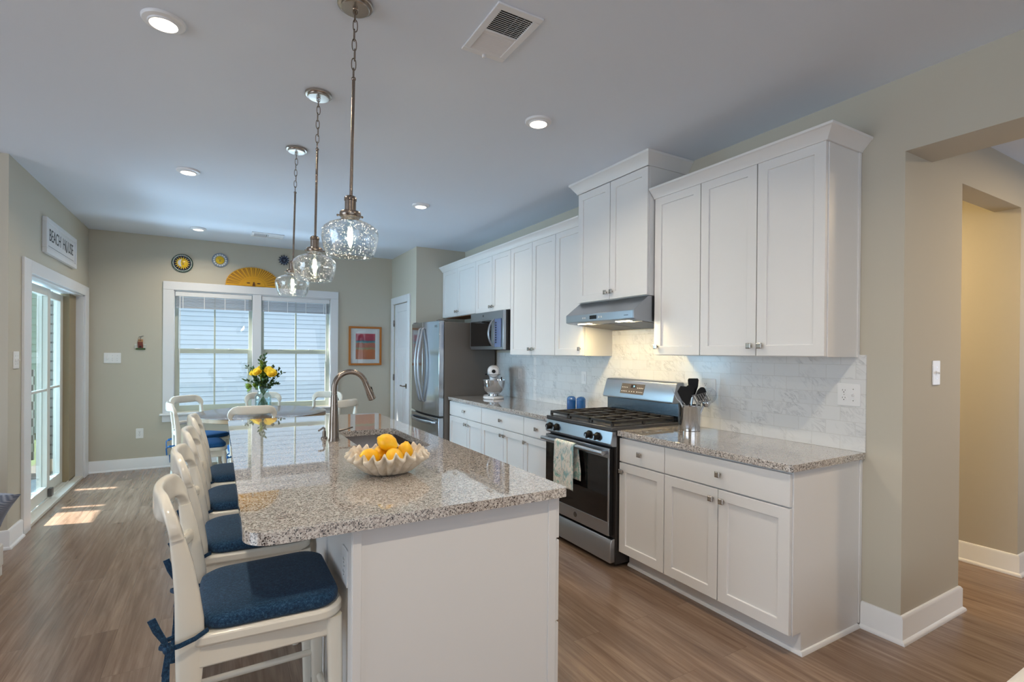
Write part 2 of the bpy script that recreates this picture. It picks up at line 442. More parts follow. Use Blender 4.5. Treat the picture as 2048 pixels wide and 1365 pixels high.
def struct(o, label=None, cat=None):
    o['kind'] = 'structure'
    if label: o['label'] = label
    if cat: o['category'] = cat
    return o
def kids(o): return [c for c in bpy.data.objects if c.parent == o]
def dup(o, loc=None, rotz=None, label=None, parent=None):
    c = o.copy(); C.objects.link(c); OFF[c.name] = OFF[o.name].copy()
    if parent is not None: c.parent = parent
    if loc is not None: c.location = loc
    if rotz is not None: c.rotation_euler = (0, 0, rotz)
    if label: c['label'] = label
    for ch in kids(o): dup(ch, parent=c)
    return c
def text(name, s, size, mat, parent, Mx, ext=.0006, sx=1.0, align='CENTER'):
    cu = bpy.data.curves.new(name, 'FONT'); cu.body = s; cu.size = size; cu.align_x = align; cu.align_y = 'CENTER'; cu.extrude = ext
    t = bpy.data.objects.new(name+'_tmp', cu); C.objects.link(t)
    dg = bpy.context.evaluated_depsgraph_get()
    me = bpy.data.meshes.new_from_object(t.evaluated_get(dg))
    bpy.data.objects.remove(t)
    me.transform(Matrix.Translation(-OFF[parent.name]) @ Mx @ Matrix.Diagonal((sx, 1, 1, 1)))
    me.materials.clear(); me.materials.append(M[mat])
    o = bpy.data.objects.new(name, me); C.objects.link(o); o.parent = parent; OFF[o.name] = OFF[parent.name].copy()
    return o
def frame(o, u, n):
    """matrix: local x = u, local z = n (out of the surface), local y = n x u"""
    u = Vector(u).normalized(); n = Vector(n).normalized(); v = n.cross(u)
    m = Matrix((u, v, n)).transposed().to_4x4(); m.translation = o
    return m
def rrect(x0, x1, y0, y1, rs, n=6):
    """rounded rectangle, rs = radii at (x0,y0),(x1,y0),(x1,y1),(x0,y1)"""
    out = []
    for (cx, cy, a0), r in zip(((x0, y0, 180), (x1, y0, 270), (x1, y1, 0), (x0, y1, 90)), rs):
        ox = cx + (r if cx == x0 else -r); oy = cy + (r if cy == y0 else -r)
        for i in range(n+1):
            t = R(a0 + 90*i/n); out.append((ox+r*math.cos(t), oy+r*math.sin(t)))
    return out

# ================================================================ the setting
BK = -4.3     # wall behind the camera
fb = MB(); fb.box(-6.2, 6.4, BK-.2, 5.07, -.12, 0); fb.box(XL-.16, 6.4, 5.07, YB+.16, -.12, 0)
struct(fb.build('floor', 'floor'))
cb = MB(); cb.box(-6.2, 3.22, BK-.2, 5.07, CE, CE+.15); cb.box(XL-.16, 3.22, 5.07, YB+.16, CE, CE+.15)
struct(cb.build('ceiling', 'ceiling'))
hb = MB(); hb.box(3.22, 6.4, BK-.2, 1.34, 2.675, 2.95); hb.box(3.2, 4.75, 1.34, 3.2, 2.675, 2.95)
struct(hb.build('ceiling_hall', 'ceiling'))
# window wall with the opening of the double window
WX0, WX1, WZ0, WZ1 = -.484, 1.374, .665, 2.165
m = MB(); m.box(XL-.3, WX0, YB, YB+.16, 0, CE); m.box(WX1, W+.2, YB, YB+.16, 0, CE); m.box(WX0, WX1, YB, YB+.16, 0, WZ0); m.box(WX0, WX1, YB, YB+.16, WZ1, CE)
struct(m.build('wall_window', 'wall'))
# left wall with the sliding door opening, returning to the left at y = 4.91
DY0, DY1, DZ = 5.345, 7.245, 2.03
m = MB(); m.box(XL-.16, XL, 4.91, DY0, 0, CE); m.box(XL-.16, XL, DY1, YB, 0, CE); m.box(XL-.16, XL, DY0, DY1, DZ, CE); m.box(-6.2, XL-.16, 4.91, 5.07, 0, CE)
struct(m.build('wall_left', 'wall'))
# living room side and back walls, with the window openings that let daylight in
m = MB(); m.box(-6.2, -6.0, BK, -.4, 0, CE); m.box(-6.2, -6.0, 3.4, 5.07, 0, CE); m.box(-6.2, -6.0, -.4, 3.4, 0, .5); m.box(-6.2, -6.0, -.4, 3.4, 2.5, CE)
struct(m.build('wall_far_left', 'wall'))
m = MB(); m.box(-6.2, -2.0, BK-.16, BK, 0, CE); m.box(3.2, 6.4, BK-.16, BK, 0, CE); m.box(-2, 3.2, BK-.16, BK, 0, .35); m.box(-2, 3.2, BK-.16, BK, 2.65, CE)
struct(m.build('wall_back', 'wall'))
# kitchen wall, pier and header over the hall opening
m = MB(); m.box(W, W+.13, 1.34, YB, 0, CE); m.box(W, 3.22, BK, 1.209, 2.434, CE)
struct(m.build('wall_kitchen', 'wall'))
m = MB(); m.box(W, 3.60, 1.209, 1.34, 0, CE); m.box(3.60, 4.50, 1.209, 1.34, 2.39, CE); m.box(4.50, 6.4, 1.209, 1.34, 0, CE)
struct(m.build('wall_hall', 'wall'))
m = MB(); m.box(4.50, 4.62, 1.34, 3.2, 0, CE); m.box(3.2, 4.62, 3.1, 3.2, 0, CE); m.box(3.2, 3.3, 1.34, 3.1, 0, CE)
struct(m.build('wall_passage', 'wall'))
struct(box(6.3, 6.4, BK, 1.209, 0, 2.7).build('wall_far_right', 'wall'))
# pantry wall with its door opening, and the alcove wall beside the refrigerator
PY0, PY1, PZ = 6.70, 7.345, 2.115
m = MB(); m.box(XR, XR+.12, YF, PY0, 0, CE); m.box(XR, XR+.12, PY1, YB, 0, CE); m.box(XR, XR+.12, PY0, PY1, PZ, CE)
struct(m.build('wall_pantry', 'wall'))
struct(box(XR+.12, W, YF, YF+.12, 0, CE).build('wall_alcove', 'wall'))
# tiled splashback
struct(box(W-.009, W-.0005, 1.372, 5.42, .9145, 1.425).build('trim_backsplash', 'tile'), 'grey veined marble tile splashback behind the counters', 'backsplash')
struct(box(W-.009, W-.0005, 2.557, 3.345, 1.425, 1.615).build('trim_backsplash_hood', 'tile'), 'marble tile strip below the range hood', 'backsplash')
# baseboards with shoe moulding
BB = [(0, 0), (.03, 0), (.03, .007), (.026, .015), (.017, .02), (.016, .022), (.016, .122), (.008, .133), (0, .135)]
def bboard(name, path): return struct(MB().hsweep(BB, path).build(name, 'trim'))
bboard('baseboard_window', [(XR, YB), (XL, YB), (XL, 7.405)])
bboard('baseboard_left', [(XL, 5.185), (XL, 4.91), (-6.0, 4.91)])
bboard('baseboard_pier', [(3.60, 1.34), (3.60, 1.209), (W, 1.209), (W, 1.384)])
bboard('baseboard_passage', [(6.3, 1.209), (4.50, 1.209), (4.50, 3.1)])

# ---------------------------------------------------------------- double window
win = struct(thing('window_1', 'white cased double window with two sashes behind the dining table', 'window', (.445, YB, .547)))
CT = .022
m = MB(); y0 = YB-CT
m.box(-.583, WX0+.012, y0, YB-.0003, .652, 2.162); m.box(WX1-.012, 1.464, y0, YB-.0003, .652, 2.162); m.box(-.583, 1.464, y0, YB-.0003, 2.162, 2.262)
m.build('casing', 'trim', win, .003)
m = MB(); m.box(-.612, 1.493, YB-.055, YB+.07, .628, .652); m.build('sill', 'trim', win, .006)
m = MB(); m.box(-.588, 1.469, YB-.018, YB-.0003, .547, .628); m.build('apron', 'trim', win, .003)
m = MB(); m.box(.384, .489, YB-.012, YB+.14, .652, 2.162); m.build('mullion', 'trim', win, .003)
m = MB()
m.box(WX0-.001, WX0+.018, YB-.001, YB+.13, .652, 2.162); m.box(WX1-.018, WX1+.001, YB-.001, YB+.13, .652, 2.162); m.box(WX0, WX1, YB-.001, YB+.13, 2.145, 2.166)
m.build('jamb', 'trim', win, .002)
for a, b in ((WX0+.018, .384), (.489, WX1-.018)):
    m = MB()   # upper sash sits further out than the lower sash
    yu, yl = YB+.085, YB+.055
    m.rim('y', yu, yu+.03, a, b, 1.40, 2.144, .038, .038, .045, .044)
    c_ = (a+b)/2; m.box(c_-.009, c_+.009, yu+.004, yu+.024, 1.44, 2.11)
    us = m.build('upper_sash', 'sash', win, .002)
    box(a+.036, b-.036, yu+.013, yu+.016, 1.443, 2.102).build('pane', 'pane', us)
    m = MB()
    m.rim('y', yl, yl+.029, a+.0005, b-.0005, .653, 1.435, .05, .05, .082, .05)
    m.box(c_-.009, c_+.009, yl+.004, yl+.024, .73, 1.39)
    ls = m.build('lower_sash', 'sash', win, .002)
    box(a+.05, b-.05, yl+.013, yl+.016, .733, 1.387).build('pane', 'pane', ls)
    m = MB()
    for t in (.28, .72): q = a+(b-a)*t; m.box(q-.03, q+.03, yl-.006, yl+.02, 1.435, 1.447)
    m.build('sash_lock', 'plastic', ls, .003)
# raised venetian blinds
for i, (a, b, side) in enumerate(((WX0+.024, .378, -1), (.495, WX1-.024, 1))):
    t = thing('window_blind', ['white venetian blind raised to the top of the left window', 'white venetian blind raised to the top of the right window'][i], 'blind', ((a+b)/2, YB+.02, 1.94), 0, 'raised venetian blinds')
    box(a, b, YB-.004, YB+.05, 2.088, 2.143).build('headrail', 'trim', t, .004)
    m = MB()
    for k in range(11):
        z = 1.967+k*.0108
        m.box(a+.004, b-.004, YB+.001, YB+.046, z, z+.0055)
    m.build('slat_stack', 'blind', t)
    box(a+.004, b-.004, YB-.001, YB+.048, 1.944, 1.963).build('bottom_rail', 'blind', t, .004)
    for k in range(4):
        x = a+.08+(b-a-.16)*k/3
        box(x-.004, x+.004, YB-.0035, YB-.0015, 1.94, 2.09).build('ladder_tape', 'trim', t)
    x = a+.05 if side < 0 else b-.05
    MB().tube([(x, YB-.008, 2.09), (x+.004*side, YB-.010, 1.28)], .0045, 8).build('wand', 'plastic', t)

# ---------------------------------------------------------------- sliding glass door
GX = -1.385
dr = struct(thing('door_1', 'white framed sliding glass patio door in the left wall', 'door', (XL, 6.3, 0)))
m = MB(); x1 = XL+.02
m.box(XL+.0003, x1, 5.186, DY0+.01, 0, 2.125); m.box(XL+.0003, x1, DY1-.01, 7.402, 0, 2.125); m.box(XL+.0003, x1, DY0+.01, DY1-.01, DZ-.01, 2.125)
m.build('casing', 'trim', dr, .003)
m = MB(); m.box(XL-.155, XL, DY0-.001, DY0+.02, 0, DZ); m.box(XL-.155, XL, DY1-.02, DY1+.001, 0, DZ); m.box(XL-.155, XL, DY0, DY1, DZ-.025, DZ+.001)
m.build('jamb', 'trim', dr, .002)
m = MB(); m.box(XL-.15, XL+.005, DY0+.02, DY1-.02, .0, .028); m.box(GX+.022, GX+.030, DY0+.02, DY1-.02, .028, .045); m.box(GX-.03, GX-.022, DY0+.02, DY1-.02, .028, .045)
m.build('threshold', 'door_vinyl', dr, .002)
m = MB(); m.box(GX-.045, GX+.03, 6.95, DY1-.02, .03, DZ-.025); m.build('frame_post', 'tan_vinyl', dr, .002)
def leaf(name, x0, a, b, st):
    m = MB()
    m.rim('x', x0, x0+.036, a, b, .046, 1.985, st, st, .104, .07)
    o = m.build(name, 'door_vinyl', dr, .003)
    box(x0+.003, x0+.008, a+st-.002, b-st+.002, .148, 1.917).build('pane', 'pane', o)
    box(x0+.008, x0+.028, a+st-.003, b-st+.003, 1.035, 1.055).build('muntin', 'door_vinyl', o)
    return o
l1 = leaf('sliding_leaf', GX-.018, DY0+.02, 6.31, .085)
l2 = leaf('fixed_leaf', GX-.058, 6.22, 6.95, .095)
box(GX+.018, XL-.045, 6.235, 6.30, .05, .125).build('floor_lock', 'steel_dark', l1, .004)
m = MB(); m.box(XL-.02, XL-.004, 6.215, 6.24, .95, 1.15) if False else m.box(GX+.018, GX+.034, 5.375, 5.40, .92, 1.12); m.build('handle', 'steel_dark', l1, .004)

# ---------------------------------------------------------------- pantry door
pd = struct(thing('door_2', 'white panelled pantry door beside the refrigerator', 'door', (XR, 7.02, 0)))
m = MB(); x0 = XR-.02
m.box(x0, XR-.0003, 6.60, PY0-.004, 0, 2.212); m.box(x0, XR-.0003, PY1+.004, 7.44, 0, 2.212); m.box(x0, XR-.0003, PY0-.004, PY1+.004, PZ+.0, 2.212)
m.build('casing', 'trim', pd, .003)
m = MB(); xf = XR+.012
def pan(m, y0, y1, z0, z1): m.box(xf+.010, xf+.03, y0, y1, z0, z1)
a, b = PY0+.004, PY1-.004
m.box(xf, xf+.036, a, a+.11, .012, PZ-.006); m.box(xf, xf+.036, b-.11, b, .012, PZ-.006)
for z0, z1 in ((.012, .24), (1.36, 1.48), (2.0, PZ-.006)): m.box(xf, xf+.036, a+.11, b-.11, z0, z1)
c_ = (a+b)/2; m.box(xf, xf+.036, c_-.055, c_+.055, .24, 1.36)
pan(m, a+.11, b-.11, 1.48, 2.0); pan(m, a+.11, c_-.055, .24, 1.36); pan(m, c_+.055, b-.11, .24, 1.36)
sl = m.build('slab', 'trim', pd, .002)
m = MB(); m.box(xf-.012, xf, 6.752, 6.808, .92, .985); m.tube([(xf-.012, 6.78, .953), (xf-.055, 6.78, .953), (xf-.058, 6.79, .953), (xf-.058, 6.89, .957)], .009, 10)
m.build('lever_handle', 'nickel', sl, .002)
for z in (.25, 1.05, 1.84): box(XR-.012, XR+.008, PY1-.012, PY1+.010, z-.045, z+.045).build('hinge', 'nickel', pd, .002)

# ---------------------------------------------------------------- outdoors
struct(box(-30, -2.3, YB+.3, 40, -.35, -.25).build('lawn_ground', 'lawn'), 'green lawn outside the sliding door', 'lawn')
struct(box(-2.3, 30, YB+.3, 11.6, -.35, -.25).build('gravel_ground', 'gravel'), 'pale gravel strip between the houses', 'ground')
struct(box(-4.2, XL-.17, 5.08, YB+.25, -.25, -.06).build('porch_deck', 'deck'), 'grey porch deck outside the sliding door', 'deck')
struct(box(-3.79, XL-.17, 5.08, 9.6, 2.72, 2.8).build('added_porch_roof', 'trim'), 'unseen white porch roof outside the sliding door, added to limit the sun patch', 'porch roof')  # unseen roof added so its edge cuts off the sun on the floor
def siding(name, x0, x1, y, z0, z1, step, mat, label, joints):
    n = int((z1-z0)/step); pr = [(y+.1, z0)]
    for i in range(n): pr += [(y-.02, z0+i*step), (y, z0+(i+1)*step-.006), (y+.02, z0+(i+1)*step-.005), (y+.02, z0+(i+1)*step)]
    pr += [(y+.1, z0+n*step)]
    m = MB().prism(pr, 'x', x0, x1)
    for x, r in joints: m.box(x, x+.004, y-.022, y, z0+r*step+.004, z0+(r+1)*step-.002)
    return struct(m.build(name, mat, angle=20), label, 'house wall')
siding('neighbor_house_wall', -2.3, 9, 11.6, -.3, 6.2, .092, 'siding', 'white lap siding of the house outside the dining window', [(-.4, 11), (.2, 17), (.95, 8), (1.5, 20), (1.1, 14), (.1, 6), (1.7, 13), (-.2, 19), (.75, 22)])
siding('neighbor_house_side_wall', -8, -2.31, 13.5, -.3, 4, .13, 'mint_siding', 'pale mint lap siding seen through the sliding door', [])
def curtain(name, x0, x1, y, z0, z1, mat, label, amp=.025, per=.11, axis='x'):
    def fn(u, v):
        q = x0+(x1-x0)*u; d = amp*math.sin(2*PI*(x1-x0)*u/per)
        return (q, y+d, z0+(z1-z0)*v) if axis == 'x' else (y+d, q, z0+(z1-z0)*v)
    o = MB().grid(fn, max(8, int((x1-x0)/per*8)), 1).build(name, mat, None, 0, .003)
    return tag(o, label, 'curtain', 'porch curtains')
curtain('porch_curtain', -1.955, -1.86, 9.0, -.05, 2.5, 'trellis', 'grey trellis patterned porch curtain behind the far door pane', .015, .06)
curtain('porch_curtain', -2.17, -2.11, 9.0, -.05, 1.15, 'key', 'white porch curtain with dark key pattern behind the near door pane', .01, .05)
struct(box(-2.105, -1.97, 9.06, 9.2, -.3, 2.72).build('porch_post', 'tan_vinyl'), 'tan porch corner post seen through the near door pane', 'post')
for a, b, lb in ((5.12, 5.93, 'near'), (6.36, 6.50, 'narrow middle'), (6.55, 7.18, 'wider middle'), (7.25, 9.5, 'far')):  # added out-of-view curtains; their gaps shape the sun patches
    curtain('sun_block_curtain', a, b, -3.7, -.06, 2.72, 'outdoor_curtain', 'unseen pale curtain added on the porch side to shape the sun patches, %s one' % lb, .02, .12, 'y')

# ================================================================ fitted kitchen
DT = .02
def door_panel(y0, y1, z0, z1, xf, name, parent, rail=.057):
    m = MB(); x1 = xf+DT
    def loop(x, g): return [m.v(x, y, z) for y, z in ((y0+g, z0+g), (y1-g, z0+g), (y1-g, z1-g), (y0+g, z1-g))]
    m.rings([loop(x1, 0), loop(xf, 0), loop(xf, rail), loop(xf+.010, rail+.001)])
    return m.build(name, 'cabinet', parent, .0014)
def knob(xf, y, z, parent, sgn=-1):
    m = MB()
    m.cyl((xf, y, z), (xf+sgn*.016, y, z), .0065, .0055, 10)
    q = [[m.v(xf+sgn*d, y+sy*h, z+sz*h) for sy, sz in ((-1, -1), (1, -1), (1, 1), (-1, 1))] for d, h in ((.014, .010), (.019, .0155), (.024, .0155), (.0265, .0105))]
    m.rings(q)
    return m.build('knob', 'knob_nickel', parent, .0008, angle=25)
def flat_front(y0, y1, z0, z1, xf, name, parent): return box(xf, xf+DT, y0, y1, z0, z1).build(name, 'cabinet', parent, .002)
G = .0028
def wall_cabinet(y0, y1, z0, z1, xf, split, label, knobs, group='white wall cabinets'):
    """xf = face of the doors"""
    t = thing('wall_cabinet', label, 'wall cabinet', (W, (y0+y1)/2, z0), 0, group)
    m = MB(); m.box(xf+DT+.001, W-.0005, y0+.001, y1-.001, z0-.004, z1+.01); c_ = m.build('carcass', 'cabinet', t, .0015)
    edges = [y0]+split+[y1]
    for i in range(len(edges)-1):
        a, b = edges[i]+G, edges[i+1]-G
        d = door_panel(a, b, z0, z1, xf, 'door', t)
        ky = {'a': a+.03, 'b': b-.03}[knobs[i]]
        knob(xf, ky, z0+.055, d)
    return t
UX = W-.325
rc = wall_cabinet(1.41, 2.169, 1.417, 2.496, UX, [1.784], 'white two-door wall cabinet at the right end, beside the hall opening', 'ba')
wall_cabinet(2.169, 2.556, 1.417, 2.496, UX, [], 'narrow white one-door wall cabinet just right of the range hood', 'b')
HX = 2.548
box(W-.024, W-.001, 1.405, 1.412, 1.413, 2.489).build('scribe_strip', 'cabinet', rc, .002)
box(UX+DT+.001, UX+DT+.013, 1.407, 1.412, 1.413, 2.489).build('face_frame_edge', 'cabinet', rc, .001)
wall_cabinet(2.562, 3.342, 1.832, 2.715, HX, [2.952], 'tall white two-door cabinet above the range hood, reaching the ceiling', 'ba')
wall_cabinet(3.346, 3.752, 1.405, 2.496, UX, [], 'narrow white one-door wall cabinet just left of the range hood', 'a')
wall_cabinet(3.752, 4.556, 1.405, 2.496, UX, [4.14], 'white two-door wall cabinet between microwave and narrow cabinet', 'ba')
wall_cabinet(4.556, 5.378, 1.876, 2.496, UX, [4.965], 'short white two-door cabinet directly above the microwave', 'ba')
fc = wall_cabinet(5.378, 6.386, 1.884, 2.496, UX, [5.905], 'short white two-door cabinet above the refrigerator', 'ba')
box(UX+.03, W-.02, 5.45, 6.33, 1.874, 1.8795).build('underside', 'raw_wood', fc)
CR = [(0, 0), (.010, 0), (.012, .008), (.050, .050), (.058, .054), (.060, .066), (0, .066)]
def crown(path, z, label, sc=1.0):
    m = MB().hsweep([(d, z+h*sc) for d, h in CR], path)
    return tag(m.build('crown_molding', 'cabinet', None, .001), label, 'crown molding', 'cabinet crown moldings')
crown([(UX, 2.5565), (UX, 1.41), (W-.001, 1.41)][::-1], 2.489, 'white crown molding along the top of the right-hand wall cabinets')
crown([(W-.001, 2.562), (HX, 2.562), (HX, 3.342), (W-.001, 3.342)], 2.717, 'white crown molding against the ceiling above the hood cabinet', 1.31)
crown([(UX, 3.346), (UX, 6.386)], 2.489, 'long white crown molding along the left-hand wall cabinets')

BX = 2.303    # face of the base doors
def base_cabinet(y0, y1, label, split, knobs, end=None):
    t = thing('base_cabinet', label, 'base cabinet', (W-.3, (y0+y1)/2, 0), 0, 'white base cabinets')
    prof = [(W-.001, .0), (W-.535, .0), (W-.535, .105), (BX+DT+.001, .105), (BX+DT+.001, .8785), (W-.001, .8785)]
    c_ = MB().prism(prof, 'y', y0+.001, y1-.001).build('carcass', 'cabinet', t, .0015)
    d = flat_front(y0+G, y1-G, .712, .866, BX, 'drawer_front', t); knob(BX, (y0+y1)/2, .787, d)
    edges = [y0]+split+[y1]
    for i in range(len(edges)-1):
        a, b = edges[i]+G, edges[i+1]-G
        d = door_panel(a, b, .112, .704, BX, 'door', t)
        knob(BX, {'a': a+.03, 'b': b-.03}[knobs[i]], .65, d)
    SH = [(0, 0), (.015, 0), (.014, .008), (.008, .017), (0, .019)]
    if end is not None:
        box(BX+DT+.001, BX+DT+.012, y0-.003, y0+.001, .105, .8785).build('face_frame_edge', 'cabinet', t, .001)
        MB().hsweep(SH, [(W-.031, y0), (W-.535, y0), (W-.535, y1)][::1]).build('shoe_molding', 'trim', t)
        box(W-.024, W-.001, y0-.006, y0+.001, .02, .8785).build('scribe_strip', 'cabinet', t, .002)
    else: MB().hsweep(SH, [(W-.535, y0), (W-.535, y1)]).build('shoe_molding', 'trim', t)
    return t
base_cabinet(1.392, 2.163, 'white two-door base cabinet at the right end of the counter', [1.7875], 'ba', 1)
base_cabinet(2.163, 2.556, 'narrow white base cabinet just right of the range', [], 'b')
base_cabinet(3.346, 3.776, 'narrow white base cabinet just left of the range', [], 'b')
base_cabinet(3.776, 4.592, 'white two-door base cabinet in the middle of the left counter', [4.134], 'ba')
base_cabinet(4.592, 5.41, 'white two-door base cabinet beside the refrigerator', [4.937], 'ba')
def worktop(poly, label):
    return tag(MB().prism(poly, 'z', .879, .914).build('worktop', 'granite', None, .004, angle=30), label, 'countertop')
worktop(rrect(2.285, W-.001, 1.375, 2.5585, (.02, .004, .002, .004)), 'speckled grey granite countertop right of the range')
worktop(rrect(2.285, W-.001, 3.3425, 5.418, (.004, .002, .002, .012)), 'speckled grey granite countertop between range and refrigerator')

# ---------------------------------------------------------------- island
IX0, IX1, IY0, IY1 = .365, 1.118, 1.592, 4.19
SX0, SX1, SY0, SY1 = .655, 1.012, 2.60, 3.33
isl = thing('kitchen_island', 'white panelled kitchen island carrying the granite top', 'island', ((IX0+IX1)/2, (IY0+IY1)/2, 0))
m = MB(); m.box(IX0, IX1, IY0, SY0-.02, .0, .8785); m.box(IX0, IX1, SY1+.02, IY1, .0, .8785)
m.box(IX0, SX0-.02, SY0-.02, SY1+.02, 0, .8785); m.box(SX1+.02, IX1, SY0-.02, SY1+.02, 0, .8785); m.box(SX0-.02, SX1+.02, SY0-.02, SY1+.02, 0, .66)
m.build('carcass', 'cabinet', isl)
box(IX0-.006, IX0+.021, IY0-.006, IY0, 0, .8785).build('end_trim', 'cabinet', isl, .0015); box(IX1-.035, IX1, IY0-.004, IY0, 0, .8785).build('end_trim', 'cabinet', isl, .0015)
m = MB()
for y in (IY0+.0, 2.02, 2.95, 3.75): m.box(IX0-.008, IX0, y, y+.05, .09, .8785)
m.box(IX0-.008, IX0, IY0, IY1, 0, .09)
m.build('back_batten', 'cabinet', isl, .0015)
ys = [IY0+.004, 2.09, 2.56, 3.34, 3.75, IY1-.004]
for i in range(5):
    a, b = ys[i]+G, ys[i+1]-G
    if i == 0:
        for z0, z1 in ((.712, .866), (.395, .704), (.112, .387)):
            d = box(IX1+.001, IX1+.021, a, b, z0, z1).build('drawer_front', 'cabinet', isl, .002); knob(IX1+.021, (a+b)/2, (z0+z1)/2, d, 1)
    else:
        d = box(IX1+.001, IX1+.021, a, b, .712, .866).build('drawer_front', 'cabinet', isl, .002); knob(IX1+.021, (a+b)/2, .787, d, 1)
        d = box(IX1+.001, IX1+.021, a, b, .112, .704).build('door', 'cabinet', isl, .002); knob(IX1+.021, b-.03, .65, d, 1)
outer = rrect(.062, 1.149, 1.557, 4.235, (.085, .016, .03, .06), 8)
tag(MB().slab(outer, rrect(SX0, SX1, SY0, SY1, (.05, .05, .05, .05), 6), .879, .914).build('worktop', 'granite', None, .004, angle=30), 'large polished granite island top with a sink cut-out', 'countertop')
# undermount sink
sk = thing('kitchen_sink', 'stainless undermount sink set into the island top', 'sink', ((SX0+SX1)/2, (SY0+SY1)/2, .67))
m = MB(); rs = []
for i_, z in ((.0, .8775), (-.012, .8775), (-.008, .74), (.02, .69), (.06, .682)):
    rs.append([m.v(x, y, z) for x, y in rrect(SX0+i_, SX1-i_, SY0+i_, SY1-i_, (.05,)*4, 6)])
for q in range(4): m.rings([rs[q], rs[q+1]], cap=False)
m.f(rs[4]); m.build('basin', 'sink', sk, 0, .002, angle=50)
MB().lathe([(.02, 0), (.045, 0), (.045, .004), (.03, .006), (0.0, .004)], ((SX0+SX1)/2, (SY0+SY1)/2, .6825)).build('drain', 'chrome', sk)
# faucet
fx, fy = .572, 3.008
t = thing('kitchen_faucet', 'tall gooseneck pull-down faucet in brushed nickel on the island', 'faucet', (fx, fy, .914))
MB().lathe([(.031, 0), (.030, .006), (.0265, .02), (.0255, .10), (.021, .18), (.0165, .262), (0.0, .262)], (fx, fy, .914), 24).build('body', 'nickel', t)
pts = [(fx, fy, 1.178), (fx, fy, 1.215)]
rad = .089; cx_ = fx+rad
for i in range(1, 17):
    a = PI - PI*.90*i/16
    pts.append((cx_+rad*math.cos(a), fy-.002*i/16, 1.215+rad*math.sin(a)*1.02))
MB().tube(pts, .0155, 16).build('spout', 'nickel', t)
e = Vector(pts[-1]); dd = (e-Vector(pts[-2])).normalized()
h = MB().tube([e+dd*.001, e+dd*.03, e+dd*.085, e+dd*.108, e+dd*.112], [.0165, .0175, .0225, .0228, .018], 18).build('spray_head', 'nickel', t)
n_ = Vector((dd.z*-1, 0, dd.x)).normalized()
MB().box(-.006, .006, -.004, .004, -.013, .013).bm.free()
mm = MB(Matrix.Translation(e+dd*.05+Vector((.019, 0, .005))) @ Matrix.Rotation(R(-18), 4, 'Y')); mm.box(-.003, .003, -.007, .007, -.015, .015); mm.build('spray_button', 'black', h, .002)
MB().tube([(fx+.018, fy+.012, .965), (fx+.05, fy+.035, .966), (fx+.118, fy+.066, .975)], [.008, .006, .0045], 10).build('lever', 'nickel', t)
t = thing('soap_dispenser', 'small brushed nickel soap pump left of the faucet', 'soap dispenser', (.535, 3.10, .914))
MB().lathe([(.019, 0), (.018, .008), (.011, .014), (.010, .045), (0, .045)], (.535, 3.10, .914), 16).build('base', 'nickel', t)
MB().tube([(.535, 3.10, .958), (.535, 3.10, .975), (.528, 3.09, .98), (.495, 3.04, .972)], [.006, .006, .006, .005], 8).build('nozzle', 'nickel', t)

# ================================================================ appliances
# ---- gas range
t = thing('gas_range', 'stainless steel gas range with black grates between the counters', 'range', (2.56, 2.95, 0), 0)
A, B = 2.565, 3.336
m = MB(); m.box(2.285, 2.925, A, B, .02, .905); m.build('body', 'range_side', t, .002)
m = MB()
for x in (2.36, 2.85):
    for y in (A+.05, B-.05): m.cyl((x, y, 0), (x, y, .022), .018, n=12)
m.build('foot', 'black', t)
FX = 2.243
m = MB(); m.box(FX, 2.284, A+.022, B-.004, .212, .792); od = m.build('oven_door', 'black', t, .004)
m = MB(); m.box(FX-.004, FX+.01, A+.022, B-.004, .728, .792); m.box(FX-.004, FX+.01, A+.022, B-.004, .212, .302)
m.box(FX-.003, FX+.01, A+.022, A+.034, .30, .73); m.build('door_trim', 'steel', od, .002)
box(FX-.0035, FX-.0005, A+.034, B-.006, .302, .728).build('oven_window', 'black_glass', od, .001)
m = MB().lathe([(0, 0), (.019, 0), (.019, .0015), (.016, .0022), (0, .0022)], (FX-.004, 2.945, .258), 24, Matrix.Rotation(R(-90), 4, 'Y')); m.build('emblem', 'steel_dark', od)
m = MB(); m.tube([(2.196, A+.03, .764), (2.196, B-.012, .764)], .0155, 18)
for y in (A+.055, B-.037): m.box(2.196, FX, y-.012, y+.012, .752, .776)
m.build('handle', 'steel', od, .002)
m = MB(); m.prism([(2.284, .035), (FX, .035), (FX, .165), (FX+.012, .188), (2.284, .194)], 'y', A+.004, B-.004); m.build('storage_drawer', 'steel', t, .004)
m = MB(); m.prism([(2.29, .802), (2.25, .806), (2.236, .822), (2.252, .905), (2.29, .905)], 'y', A, B); cp = m.build('knob_panel', 'steel', t, .003)
for y in (3.275, 3.185, 2.795, 2.705):
    ax = Vector((-1, 0, -.18)).normalized()
    p = Vector((2.244, y, .860)); m = MB()
    m.tube([p, p+ax*.006, p+ax*.0065, p+ax*.034, p+ax*.037], [.027, .027, .0235, .0215, .018], 24)
    kb = m.build('burner_knob', 'black', t, 0)
    s_ = MB(Matrix.Translation(p+ax*.037) @ Matrix.Rotation(R(10), 4, 'Y')); s_.box(-.004, .001, -.004, .004, -.017, .017); s_.build('pointer', 'steel', kb, .001)
m = MB(); m.box(2.245, 2.87, A-.001, B+.001, .906, .934); m.build('cooktop', 'enamel', t, .006)
m = MB(); m.box(2.275, 2.84, A+.03, B-.03, .934, .9365); m.build('burner_tray', 'steel_dark', t, .001)
for (x, y, r) in ((2.40, 2.73, .045), (2.71, 2.73, .035), (2.40, 3.17, .05), (2.71, 3.17, .035), (2.555, 2.95, .04)):
    MB().lathe([(r+.012, 0), (r+.01, .008), (r, .010), (r, .018), (r*.9, .021), (0, .021)], (x, y, .9362), 24).build('burner_cap', 'iron', t)
